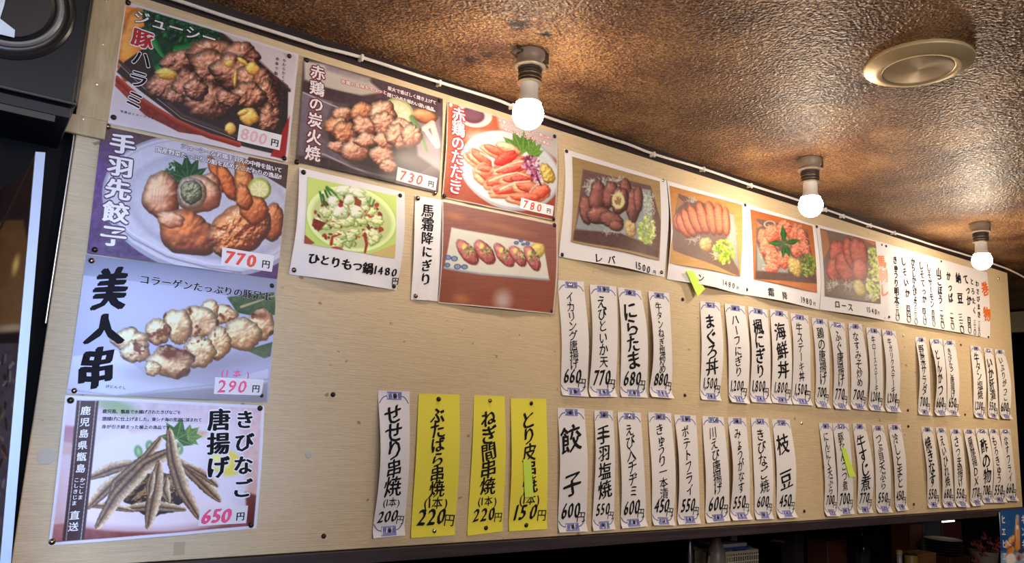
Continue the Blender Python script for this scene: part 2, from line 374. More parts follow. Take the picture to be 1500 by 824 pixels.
class Lettering:
    """flat printed or brushed characters lying on one paper"""
    def __init__(s, paper): s.p = paper; s.v = []; s.f = []; s.m = []; s.mats = []; s.k = 0
    def mi(s, mat):
        if mat not in s.mats: s.mats.append(mat)
        return s.mats.index(mat)
    def glyph(s, ch, c, ex, ey, mat, nib, lift, hand=0.0, rnd=None, shear=0.0, sx=1.0, rot90=False):
        if ch not in GLY: return
        g, ff, _ = GLY[ch]; g = g.copy()
        if rot90: g = np.stack([g[:, 1], -g[:, 0]], 1)
        g[:, 0] *= sx
        if shear: g[:, 0] += shear * g[:, 1]
        if hand and rnd:
            a = rnd.uniform(-1, 1) * 0.09 * hand; sc = 1 + rnd.uniform(-.10, .12) * hand
            g = g @ np.array([[math.cos(a), math.sin(a)], [-math.sin(a), math.cos(a)]]) * sc
            g[:, 1] += 0.13 * hand * g[:, 0]
            p1, p2, p3 = rnd.uniform(0, 6), rnd.uniform(0, 6), rnd.uniform(0, 6)
            g = g + hand * np.stack([0.035 * np.sin(5 * g[:, 1] + p1) + .015 * np.sin(13 * g[:, 1] + p3), 0.035 * np.sin(5.5 * g[:, 0] + p2) + .015 * np.sin(12 * g[:, 0] + p1)], 1)
        idx = s.mi(mat)
        if ord(ch) > 0x4e00 and (nib is BRUSH or nib is BRUSH_FINE): nib = [(x * .7, y * .7) for x, y in nib]
        for (nx, ny) in nib:
            q = g + np.array([nx, ny]); s.k += 1
            XZ = np.asarray(c)[None, :] + q[:, :1] * np.asarray(ex)[None, :] + q[:, 1:] * np.asarray(ey)[None, :]
            Y = s.p.front(XZ) - lift - 1.5e-6 * (s.k % 60)
            b = len(s.v); s.v += np.stack([XZ[:, 0], Y, XZ[:, 1]], 1).tolist()
            s.f += [tuple(i + b for i in f) for f in ff]; s.m += [idx] * len(ff)
    def run(s, text, a, b, size, mat, nib=BOLD, vertical=False, outline=None, ow=0.07, lift=0.0007, hand=0.0, shear=0.0, sx=1.0, seed=1, sy=1.0):
        """text from wall point a to b (centres line); size = em in metres"""
        a = np.asarray(a, float); b = np.asarray(b, float); d = b - a; Ln = np.linalg.norm(d); d = d / (Ln + 1e-9)
        if vertical: ey = -d; ex = np.array([-d[1], d[0]])
        else: ex = d; ey = np.array([-d[1], d[0]])
        if ex[0] < 0: ex = -ex
        if ey[1] < 0: ey = -ey
        n = len(text)
        if vertical: adv = [0.82 if ch in 'ゃゅょっッャュョ' else (0.5 if ch in ' 　' else 1.0) for ch in text]
        else: adv = [GLY[ch][2] if ch in GLY else 0.5 for ch in text]
        tot = sum(adv); pos = 0; rnd = random.Random(seed)
        for layer in (('o', 1) if outline else (1,)):
            pos = 0; rnd = random.Random(seed)
            for ch, w in zip(text, adv):
                c = a + d * Ln * (pos + w / 2) / tot; pos += w
                if vertical and ch in 'ゃゅょっッャュョ': c = c + ex * size * .08
                r90 = vertical and ch in 'ー（）()〜'
                st = rnd.getstate()
                if layer == 'o': s.glyph(ch, c, ex * size, ey * size * sy, outline, ring(ow), lift, hand, rnd, shear, sx, r90)
                else: s.glyph(ch, c, ex * size, ey * size * sy, mat, nib, lift + (0.0002 if outline else 0), hand, rnd, shear, sx, r90)
    def px(s, text, a, b, h, mat, **k):
        """same, with the end points given where the photo shows them and h the glyph height there"""
        A = at(*a, BY)[[0, 2]]; B = at(*b, BY)[[0, 2]]
        mid = ((a[0] + b[0]) / 2, (a[1] + b[1]) / 2)
        if k.get('vertical'):
            q = at(mid[0] + h / 2, mid[1], BY)[0] - at(mid[0] - h / 2, mid[1], BY)[0]
        else: q = at(mid[0], mid[1] - h / 2, BY)[2] - at(mid[0], mid[1] + h / 2, BY)[2]
        s.run(text, A, B, abs(q), mat, **k)
    def poly(s, pts, mat, lift=0.0003, px=True):
        P = np.array([at(x, y, BY)[[0, 2]] for x, y in pts]) if px else np.asarray(pts, float)
        # subdivided quad so it follows the curve of the paper
        n = 6; V = []; 
        if len(P) == 4:
            for j in range(n + 1):
                for i in range(n + 1):
                    u, w = i / n, j / n; V.append((1 - w) * ((1 - u) * P[0] + u * P[1]) + w * ((1 - u) * P[3] + u * P[2]))
            F = [(j * (n + 1) + i, j * (n + 1) + i + 1, (j + 1) * (n + 1) + i + 1, (j + 1) * (n + 1) + i) for j in range(n) for i in range(n)]
        else: V = list(P); F = [tuple(range(len(P)))]
        V = np.array(V); Y = s.p.front(V) - lift; b = len(s.v); s.v += np.stack([V[:, 0], Y, V[:, 1]], 1).tolist()
        s.f += [tuple(i + b for i in f) for f in F]; s.m += [s.mi(mat)] * len(F)
    def stroke(s, pts, w, mat, lift=0.00045):
        """a drawn line through wall points"""
        P = np.array(pts, float); T = np.gradient(P, axis=0); T /= np.linalg.norm(T, axis=1)[:, None] + 1e-9
        Nn = np.stack([-T[:, 1], T[:, 0]], 1); ww = np.asarray(w, float) * np.ones(len(P)) / 2
        A = P + Nn * ww[:, None]; B = P - Nn * ww[:, None]; V = np.concatenate([A, B]); Y = s.p.front(V) - lift
        b = len(s.v); n = len(P); s.v += np.stack([V[:, 0], Y, V[:, 1]], 1).tolist()
        for i in range(n - 1): s.f.append((b + i, b + i + 1, b + n + i + 1, b + n + i)); s.m.append(s.mi(mat))
    def build(s, name, parent):
        if not s.v: return None
        return link_mesh(name, s.v, s.f, s.mats, parent, matidx=s.m)

# ------------------------------------------------------------------ papers
class Paper:
    def __init__(s, corners, gap=0.0008, fn=None, wob=0.0, seed=0, base=None):
        s.c = np.array([at(x, y, BY)[[0, 2]] for x, y in corners]); s.gap = gap; s.fn = fn; s.wob = wob; s.seed = seed; s.base = base
    def uv2w(s, a, b):
        a = np.asarray(a, float)[..., None]; b = np.asarray(b, float)[..., None]
        return (1 - b) * ((1 - a) * s.c[0] + a * s.c[1]) + b * ((1 - a) * s.c[3] + a * s.c[2])
    def w2uv(s, XZ):
        XZ = np.asarray(XZ, float).reshape(-1, 2); a = np.full(len(XZ), .5); b = np.full(len(XZ), .5)
        c0, c1, c2, c3 = s.c
        for _ in range(6):
            F = s.uv2w(a, b) - XZ
            Ja = (1 - b)[:, None] * (c1 - c0) + b[:, None] * (c2 - c3); Jb = (1 - a)[:, None] * (c3 - c0) + a[:, None] * (c2 - c1)
            det = Ja[:, 0] * Jb[:, 1] - Ja[:, 1] * Jb[:, 0]
            da = (F[:, 0] * Jb[:, 1] - F[:, 1] * Jb[:, 0]) / det; db = (Ja[:, 0] * F[:, 1] - Ja[:, 1] * F[:, 0]) / det
            a -= da; b -= db
        return a, b
    def off(s, a, b):
        return s.gap + (s.fn(np.clip(a, -.1, 1.1), np.clip(b, -.1, 1.1)) if s.fn else 0 * np.asarray(a))
    def front(s, XZ):
        XZ = np.asarray(XZ, float).reshape(-1, 2)
        if s.base is not None: y = s.base.front(XZ)
        else: y = BY
        a, b = s.w2uv(XZ); return y - s.off(a, b)
    def wobx(s, b):
        if not s.wob: return 0 * b
        w = np.linalg.norm(s.c[1] - s.c[0]); r = random.Random(s.seed); p, q = r.uniform(0, 6), r.uniform(0, 6)
        return s.wob * w * (np.sin(3.2 * b + p) - np.sin(p) + .5 * np.sin(7 * b + q) - .5 * np.sin(q))
    def grid(s, nu, nv, thick=0.0):
        u = np.linspace(0, 1, nu + 1); w = np.linspace(0, 1, nv + 1); A, B = np.meshgrid(u, w)
        XZ = s.uv2w(A.ravel(), B.ravel()); Y = s.front(XZ)
        XZ = XZ.copy(); XZ[:, 0] += s.wobx(B.ravel())
        V = np.stack([XZ[:, 0], Y, XZ[:, 1]], 1)
        i = np.arange(nu); j = np.arange(nv); I, J = np.meshgrid(i, j); k = (J * (nu + 1) + I).ravel()
        F = np.stack([k, k + nu + 1, k + nu + 2, k + 1], 1)
        return V, F.tolist(), XZ
    def sheet(s, name, mat, parent, nu=10, nv=14, art=None):
        V, F, XZ = s.grid(nu, nv)
        cols = None
        if art is not None:
            P = np.stack([XZ[:, 0], np.full(len(XZ), BY), XZ[:, 1]], 1); X, Y = photo_pos(P); cols = art.sample(X, Y)
        n = len(V)     # a back face 0.25 mm behind, joined round the rim, gives the paper its thickness
        if cols is None:
            V2 = V + np.array([0, 0.00025, 0]); nu1 = nu + 1
            F = F + [tuple(n + q for q in f[::-1]) for f in F]
            rim = [i for i in range(nu1)] + [j * nu1 + nu for j in range(1, nv + 1)] + [nv * nu1 + i for i in range(nu - 1, -1, -1)] + [j * nu1 for j in range(nv - 1, 0, -1)]
            m_ = 2 * n; R = len(rim)      # the rim has its own vertices, so the faces keep clean normals
            for k in range(R): a, b = k, (k + 1) % R; F.append((m_ + a, m_ + b, m_ + R + b, m_ + R + a))
            V = np.concatenate([V, V2, V[rim], V2[rim]])
        return link_mesh(name, V, F, mat, parent, colors=cols, smooth=True)
    def base_loc(s): 
        m = (s.c[2] + s.c[3]) / 2; return (float(m[0]), BY, float(m[1]))

def curl(A=0.004, bot=0.006, top=0.0, side=0.002, ph=0.0, w=0.0008, f=3.0):
    """sheet pinned at its corners: belly, lifted lower and side edges, slight waves"""
    def fn(a, b):
        return (A * np.sin(np.pi * np.clip(a, 0, 1)) * np.sin(np.pi * np.clip(b, 0, 1)) + bot * np.clip(b, 0, 1) ** 4 * np.sin(np.pi * np.clip(a, 0, 1)) ** 2
                + top * (1 - np.clip(b, 0, 1)) ** 4 * np.sin(np.pi * np.clip(a, 0, 1)) ** 2
                + side * (2 * a - 1) ** 4 * np.sin(np.pi * np.clip(b, 0, 1)) + w * (1 + np.sin(f * 2 * np.pi * a + 3 * b + ph)) * (.3 + b))
    return fn
def strip_curl(A, E, c, end, ph):
    def fn(a, b):
        t = np.clip((b - .04) / .92, 0, 1); bb = np.clip(b, 0, 1)
        return (A * np.sin(np.pi * t) ** 1.0 * (1 + c * (2 * a - 1)) + E * (2 * a - 1) ** 2 * (0.25 + np.sin(np.pi * t))
                + end * np.clip((bb - .93) / .07, 0, 1) ** 1.3 + 0.0005 * (1 + np.sin(9 * b + ph)))
    return fn

# ------------------------------------------------------------------ painter of the printed photographs
_rg = np.random.RandomState(7); _LAT = _rg.rand(256, 256)
def vnoise(X, Y, seed=0):
    X = X + seed * 17.3; Y = Y + seed * 9.7
    xi = np.floor(X).astype(int); yi = np.floor(Y).astype(int); fx = X - xi; fy = Y - yi
    fx = fx * fx * (3 - 2 * fx); fy = fy * fy * (3 - 2 * fy); g = lambda i, j: _LAT[i % 256, j % 256]
    return (g(xi, yi) * (1 - fx) + g(xi + 1, yi) * fx) * (1 - fy) + (g(xi, yi + 1) * (1 - fx) + g(xi + 1, yi + 1) * fx) * fy
def fbm(X, Y, seed=0, o=3):
    r = 0; a = 1; t = 0
    for k in range(o): r = r + a * vnoise(X * 2 ** k, Y * 2 ** k, seed + k * 3); t += a; a *= .55
    return r / t
def sstep(a, b, x): t = np.clip((x - a) / (b - a + 1e-12), 0, 1); return t * t * (3 - 2 * t)
LT = np.array([-0.45, -0.62, 0.64])
class Art:
    def __init__(s, x0, y0, x1, y1, T=(0, 0, 1), res=1.5, bg=(200, 200, 200), gain=1.2):
        s.x0, s.y0, s.res, s.T, s.gain = x0, y0, res, T, gain
        w = int((x1 - x0) * res) + 2; h = int((y1 - y0) * res) + 2
        s.X, s.Y = np.meshgrid(x0 + np.arange(w) / res, y0 + np.arange(h) / res)
        ox, oy, k = T; s.X = (s.X - ox) * k; s.Y = (s.Y - oy) * k     # working units of the enlarged view
        s.u = k; s.I = np.ones((h, w, 3)) * np.array(bg, float); s.aa = k / res * 0.9
    def win(s, cx, cy, r):
        x = s.X[0]; y = s.Y[:, 0]; i0, i1 = np.searchsorted(x, (cx - r, cx + r)); j0, j1 = np.searchsorted(y, (cy - r, cy + r))
        if i1 <= i0 or j1 <= j0: return None
        return (slice(j0, j1), slice(i0, i1))
    def mix(s, sl, m, c):
        m = m[..., None]; s.I[sl] = s.I[sl] * (1 - m) + np.asarray(c, float) * m
    def ell(s, cx, cy, rx, ry, col, ang=0, soft=0, alpha=1.0, tex=0, ring=0):
        sl = s.win(cx, cy, max(rx, ry) * 1.3 + soft + 3)
        if sl is None: return
        a = math.radians(ang); dx = s.X[sl] - cx; dy = s.Y[sl] - cy
        p = (dx * math.cos(a) + dy * math.sin(a)) / rx; q = (-dx * math.sin(a) + dy * math.cos(a)) / ry
        r = np.sqrt(p * p + q * q); e = (s.aa + soft) / min(rx, ry)
        m = 1 - sstep(1 - e, 1 + e, r)
        if ring: m = m * sstep(1 - ring / min(rx, ry) - e, 1 - ring / min(rx, ry) + e, r)
        col = np.asarray(col, float)
        if tex: col = col + tex * (fbm(s.X[sl] / 14, s.Y[sl] / 14, 3)[..., None] - .5) * 2
        s.mix(sl, m * alpha, col)
    def poly(s, pts, col, col2=None, soft=0, alpha=1.0, tex=0, ts=20, dirn=None):
        P = np.array(pts, float); X, Y = s.X, s.Y; inside = np.zeros(X.shape, bool); dist = np.full(X.shape, 1e9)
        n = len(P)
        for i in range(n):
            x1, y1 = P[i]; x2, y2 = P[(i + 1) % n]
            c = ((y1 > Y) != (y2 > Y)) & (X < (x2 - x1) * (Y - y1) / (y2 - y1 + 1e-9) + x1); inside ^= c
            t = np.clip(((X - x1) * (x2 - x1) + (Y - y1) * (y2 - y1)) / ((x2 - x1) ** 2 + (y2 - y1) ** 2 + 1e-9), 0, 1)
            dist = np.minimum(dist, np.hypot(X - x1 - t * (x2 - x1), Y - y1 - t * (y2 - y1)))
        sd = np.where(inside, dist, -dist); e = s.aa + soft; m = sstep(-e, e, sd) * alpha
        c = np.asarray(col, float) * np.ones(s.I.shape)
        if col2 is not None:
            if dirn == 'x': t = np.clip((X - P[:, 0].min()) / (np.ptp(P[:, 0]) + 1e-9), 0, 1)
            else: t = np.clip((Y - P[:, 1].min()) / (np.ptp(P[:, 1]) + 1e-9), 0, 1)
            c = c * (1 - t[..., None]) + np.asarray(col2, float) * t[..., None]
        if tex: c = c + tex * (fbm(X / ts, Y / ts, 5)[..., None] - .5) * 2
        s.mix((slice(None), slice(None)), m, c)
    def streaks(s, amp, sx, sy, pts=None):
        n = fbm(s.X / sx, s.Y / sy, 11) - .5; s.I += amp * n[..., None] * 2
    def blob(s, cx, cy, rx, ry, lo, hi, ang=0, seed=0, rough=.22, bmp=.5, spec=.35, sc=.62, rim=.45, char=None, charp=.62):
        sl = s.win(cx, cy, max(rx, ry) * 1.45)
        if sl is None: return
        X = s.X[sl]; Y = s.Y[sl]; a = math.radians(ang); dx = X - cx; dy = Y - cy
        p = (dx * math.cos(a) + dy * math.sin(a)) / rx; q = (-dx * math.sin(a) + dy * math.cos(a)) / ry
        r = np.sqrt(p * p + q * q) + 1e-6; e = 1 + rough * (fbm(1.6 * p / r + 5, 1.6 * q / r + 5, seed) - .5) * 2.2
        r = r / e; k = s.aa / min(rx, ry); m = 1 - sstep(1 - 1.5 * k, 1 + 1.0 * k, r)
        sz = math.sqrt(rx * ry); nz = fbm(X / (sz * sc) + seed, Y / (sz * sc), seed + 4, 3); fine = fbm(X / (sz * .12), Y / (sz * .12), seed + 9, 2)
        bmp = bmp * .42; h = np.sqrt(np.clip(1 - r * r, 0, 1)) * .8 + bmp * nz + .05 * bmp * fine
        gy, gx = np.gradient(h * sz); st = s.X[0, 1] - s.X[0, 0]; gx /= st; gy /= st
        nn = np.stack([-gx, -gy, np.ones_like(gx)], -1); nn /= np.linalg.norm(nn, axis=-1, keepdims=True)
        d = np.clip(nn @ LT, 0, 1); lo = np.asarray(lo, float); hi = np.asarray(hi, float)
        c = lo + (hi - lo) * (np.clip(d * 1.15, 0, 1) ** 1.1)[..., None]
        c = c * (.80 + .16 * fine + .26 * fbm(X / (sz * .5) + 9, Y / (sz * .22), seed + 21, 2))[..., None]
        if char is not None: c = c * (1 - (cm := sstep(charp, charp + .14, nz))[..., None]) + np.asarray(char, float) * cm[..., None]
        sp = np.clip(d - .90, 0, 1) / .10 * spec * sstep(.45, .6, fine); c = c + (255 - c) * np.clip(sp, 0, 1)[..., None]
        c = c * (1 - rim * sstep(.62, 1.02, r))[..., None]
        s.mix(sl, m, 0); s.I[sl] = s.I[sl] + c * m[..., None]
    def line(s, pts, w, col, w2=None, soft=0, alpha=1.0, shade=0):
        P = np.array(pts, float); X, Y = s.X, s.Y; best = np.full(X.shape, 1e9); 
        L_ = np.concatenate([[0], np.cumsum(np.hypot(*np.diff(P, axis=0).T))]); tt = np.zeros(X.shape)
        sd = np.zeros(X.shape)
        for i in range(len(P) - 1):
            x1, y1 = P[i]; x2, y2 = P[i + 1]; l2 = (x2 - x1) ** 2 + (y2 - y1) ** 2 + 1e-9
            t = np.clip(((X - x1) * (x2 - x1) + (Y - y1) * (y2 - y1)) / l2, 0, 1); d = np.hypot(X - x1 - t * (x2 - x1), Y - y1 - t * (y2 - y1))
            u = d < best; best = np.where(u, d, best); tt = np.where(u, L_[i] + t * (L_[i + 1] - L_[i]), tt)
            sd = np.where(u, np.sign((X - x1) * (y2 - y1) - (Y - y1) * (x2 - x1)), sd)
        t = tt / L_[-1]; ww = w if w2 is None else w + (w2 - w) * t
        ww = ww / 2; e = s.aa * .8 + soft; m = (1 - sstep(ww - e, ww + e, best)) * alpha
        c = np.asarray(col, float) * np.ones(s.I.shape)
        if shade: c = c + shade * (sd * best / (ww + 1e-6))[..., None]
        s.mix((slice(None), slice(None)), m, c)
    def spindle(s, pts, w, col, dark, back, seed=0):
        """little fried fish: tapered body, dark stripe, pale back, crumbs"""
        P = np.array(pts, float); n = len(P); X, Y = s.X, s.Y; best = np.full(X.shape, 1e9); sd = np.zeros(X.shape); tt = np.zeros(X.shape)
        L_ = np.concatenate([[0], np.cumsum(np.hypot(*np.diff(P, axis=0).T))])
        for i in range(n - 1):
            x1, y1 = P[i]; x2, y2 = P[i + 1]; l2 = (x2 - x1) ** 2 + (y2 - y1) ** 2
            t = np.clip(((X - x1) * (x2 - x1) + (Y - y1) * (y2 - y1)) / l2, 0, 1); d = np.hypot(X - x1 - t * (x2 - x1), Y - y1 - t * (y2 - y1))
            u = d < best; best = np.where(u, d, best); tt = np.where(u, L_[i] + t * (L_[i + 1] - L_[i]), tt)
            sd = np.where(u, np.sign((X - x1) * (y2 - y1) - (Y - y1) * (x2 - x1)), sd)
        t = tt / L_[-1]; ww = w / 2 * (.30 + .95 * np.sin(np.pi * np.clip(t * .92 + .05, 0, 1)) ** .7) * (1 + .25 * (fbm(X / 12, Y / 12, seed) - .5))
        m = 1 - sstep(ww - s.aa, ww + s.aa, best); k = sd * best / (ww + 1e-6)
        c = np.asarray(col, float) + (np.asarray(back, float) - np.asarray(col, float)) * sstep(.15, .8, k)[..., None]
        st = np.exp(-((k + .15) / .2) ** 2); c = c * (1 - .75 * st[..., None]) + np.asarray(dark, float) * (.75 * st[..., None])
        c = c * (1 - .55 * sstep(-.5, -1.0, k)[..., None]); c = c * (.75 + .5 * fbm(X / 9, Y / 9, seed + 2))[..., None]
        s.mix((slice(None), slice(None)), m, 0); s.I += c * m[..., None]
    def leaf(s, cx, cy, r, ang, col, col2, n=5, spread=150, w=.34):
        for k in range(n):
            a = math.radians(ang - spread / 2 + spread * k / max(1, n - 1)); l = r * (1 - .25 * abs(k - (n - 1) / 2) / (n / 2))
            tip = (cx + l * math.cos(a), cy + l * math.sin(a)); px, py = -math.sin(a) * l * w / 2, math.cos(a) * l * w / 2; mx, my = cx + .5 * l * math.cos(a), cy + .5 * l * math.sin(a)
            s.poly([(cx, cy), (mx + px, my + py), tip, (mx - px, my - py)], col, tex=22, ts=10)
            s.line([(cx, cy), tip], r * .03, col2)
    def scatter(s, n, cx, cy, rx, ry, cols, rmin, rmax, seed=0, asp=.6):
        r = random.Random(seed)
        for _ in range(n):
            t = r.uniform(0, 6.28); q = math.sqrt(r.random()); a = r.uniform(rmin, rmax)
            s.ell(cx + rx * q * math.cos(t), cy + ry * q * math.sin(t), a, a * asp * r.uniform(.6, 1.2), r.choice(cols), r.uniform(0, 180))
    def sample(s, X, Y):
        x = np.clip((X - s.x0) * s.res, 0, s.I.shape[1] - 1.001); y = np.clip((Y - s.y0) * s.res, 0, s.I.shape[0] - 1.001)
        xi = x.astype(int); yi = y.astype(int); fx = (x - xi)[:, None]; fy = (y - yi)[:, None]; I = s.I
        c = (I[yi, xi] * (1 - fx) + I[yi, xi + 1] * fx) * (1 - fy) + (I[yi + 1, xi] * (1 - fx) + I[yi + 1, xi + 1] * fx) * fy
        return np.clip(srgb(np.clip(c, 0, 255)) * s.gain, 0, .88)
    def frame(s, pts, w, col):     # white margin inside a quadrilateral
        P = np.array(pts, float)
        for i in range(4): s.line([P[i], P[(i + 1) % 4]], w * 2, col)

# ------------------------------------------------------------------ the printed photographs
def box_of(c, m=6):
    xs = [p[0] for p in c]; ys = [p[1] for p in c]; return min(xs) - m, min(ys) - m, max(xs) + m, max(ys) + m
C1 = [(182, 2), (437, 79.5), (420, 238), (156, 180)]
C2 = [(148.7, 184.5), (421.7, 242), (405, 409), (126.8, 371)]
C3 = [(126, 373), (405, 408), (391.4, 588.5), (97, 576)]
C4 = [(95.5, 578.5), (387, 593.7), (374.7, 772.7), (70.4, 798.5)]
C5 = [(444.3, 84), (648, 145.3), (640.5, 283), (432, 237)]
C6 = [(654.4, 148.4), (815.5, 196), (811.6, 323.7), (646.2, 289.3)]
C7 = [(438, 245.3), (592.2, 281.6), (581.9, 425.4), (425, 401.6)]; I7 = [(450, 259.3), (579.6, 287.2), (575, 379.3), (443.2, 357)]
C8a = [(607.5, 285.8), (648, 293.2), (641, 440.9), (602, 438.8)]
C8 = [(646.6, 293.6), (815, 329), (809.3, 460), (640, 443.5)]
C9 = [(825.8, 218.2), (975.5, 264.5), (974, 406), (818.8, 376)]; I9 = [(836.4, 229.7), (965, 266), (963.5, 382), (833.4, 354.7)]
C10 = [(976, 265), (1087.5, 297), (1089, 432), (974.5, 408)]; I10 = [(978.3, 272.2), (1085, 300), (1081, 405.5), (977.4, 385.6)]
C11 = [(1088, 297), (1194.5, 329.9), (1198, 453.5), (1089.3, 431)]; I11 = [(1097.5, 306.4), (1189, 331), (1192.6, 429), (1101, 409)]
C12 = [(1194.5, 328.4), (1293.4, 355.7), (1296.2, 469.6), (1198, 453.3)]; I12 = [(1199.3, 334.3), (1281, 354), (1285.5, 445), (1203.7, 434)]
C13 = [(1292.9, 355.5), (1445, 399), (1450, 495.6), (1297.3, 469.4)]

def zt(c, T): ox, oy, k = T; return [((x - ox) * k, (y - oy) * k) for x, y in c]

def art1():
    T = (0, 0, 3.296); A = Art(*box_of(C1), T=T, bg=(196, 188, 192))
    A.poly([(600, 30), (760, 60), (720, 400), (560, 330)], (214, 128, 52), (190, 104, 40), tex=25)
    A.blob(650, 215, 85, 190, (170, 82, 20), (238, 160, 78), 8, 3, .12, .15, .1, rim=.3)
    A.poly([(700, 230), (1060, 130), (1390, 400), (1380, 770), (1150, 720), (880, 600), (560, 350), (600, 300)], (40, 24, 26), (30, 18, 22), tex=8)
    A.poly([(1050, 140), (1440, 255), (1420, 440), (1370, 400), (1230, 300)], (182, 170, 178), (196, 186, 192), tex=4)
    A.line([(1040, 150), (1230, 290), (1395, 440)], 14, (52, 34, 36)); A.line([(1048, 142), (1240, 284), (1400, 432)], 4, (120, 96, 92))
    A.line([(575, 300), (720, 430), (880, 560), (1140, 660)], 14, (66, 44, 46)); A.line([(572, 312), (712, 444), (872, 572), (1130, 672)], 4, (150, 124, 122))
    A.poly([(560, 375), (700, 480), (830, 570), (1000, 660), (860, 640), (700, 560), (545, 410)], (150, 50, 28), (96, 28, 20), tex=25)
    A.poly([(560, 390), (545, 420), (700, 560), (860, 645), (1100, 690), (1380, 760), (1370, 790), (500, 600)], (186, 176, 184), (200, 190, 196))
    A.line([(560, 380), (700, 500), (850, 590), (1010, 660), (1150, 700)], 26, (140, 42, 24), shade=30)
    A.poly([(1330, 700), (1395, 560), (1380, 775), (1300, 760)], (140, 16, 24))
    A.poly([(690, 40), (860, 90), (1060, 140), (1030, 250), (900, 240), (820, 300), (740, 330), (700, 200)], (10, 44, 26), (14, 60, 34), tex=14)
    rnd = random.Random(4)
    for i in range(150):
        t = rnd.random(); cx = 690 + 350 * t + rnd.uniform(-30, 30); cy = 90 + 75 * t + rnd.uniform(-55, 85) * (1 - .3 * t); r = rnd.uniform(9, 22)
        g = rnd.uniform(.55, 1.15); A.blob(cx, cy, r, r * .8, (6, 34 * g, 20), (36, 112 * g, 60), rnd.uniform(0, 90), i, .5, .7, .1, rim=.4)
    for q in ([(735, 190), (775, 260), (800, 290)], [(760, 330), (800, 290), (860, 240), (930, 210)], [(850, 240), (960, 220), (1000, 215)]):
        A.line(q, 34, (34, 120, 62), 12, shade=-30)
    for (x, y, rx, ry, a, sd) in [(860, 310, 95, 60, -10, 1), (1040, 270, 150, 75, 10, 2), (1160, 270, 95, 75, 20, 3), (1010, 340, 95, 95, 0, 4), (1120, 360, 120, 95, 30, 5), (1230, 400, 95, 85, 40, 6),
                                   (810, 420, 100, 72, 12, 7), (900, 420, 70, 80, -30, 8), (1280, 470, 60, 80, -10, 9), (1200, 470, 90, 70, 10, 10), (1010, 490, 115, 92, 12, 11), (940, 440, 60, 60, 0, 12), (1300, 570, 62, 75, 0, 13), (1100, 480, 60, 40, 20, 14), (840, 475, 50, 34, 10, 15)]:
        A.blob(x, y, rx, ry, (62, 26, 18), (214, 150, 122), a, sd, .3, .95, .6, .5, rim=.55)
    for (x, y, rx, ry, a) in [(800, 360, 52, 30, 8), (1105, 310, 23, 22, 0), (1170, 300, 34, 12, 35), (1215, 335, 36, 32, 30), (1200, 565, 46, 44, 20), (1170, 545, 30, 14, -20), (1108, 622, 26, 30, 0), (1132, 380, 9, 45, 5)]:
        A.blob(x, y, rx, ry, (176, 118, 40), (244, 214, 120), a, int(x), .2, .3, .2, rim=.3)
    A.ell(1130, 250, 40, 16, (210, 170, 160), 20, 12, .5)
    A.frame(zt(C1, T), 11, (196, 190, 198)); return A

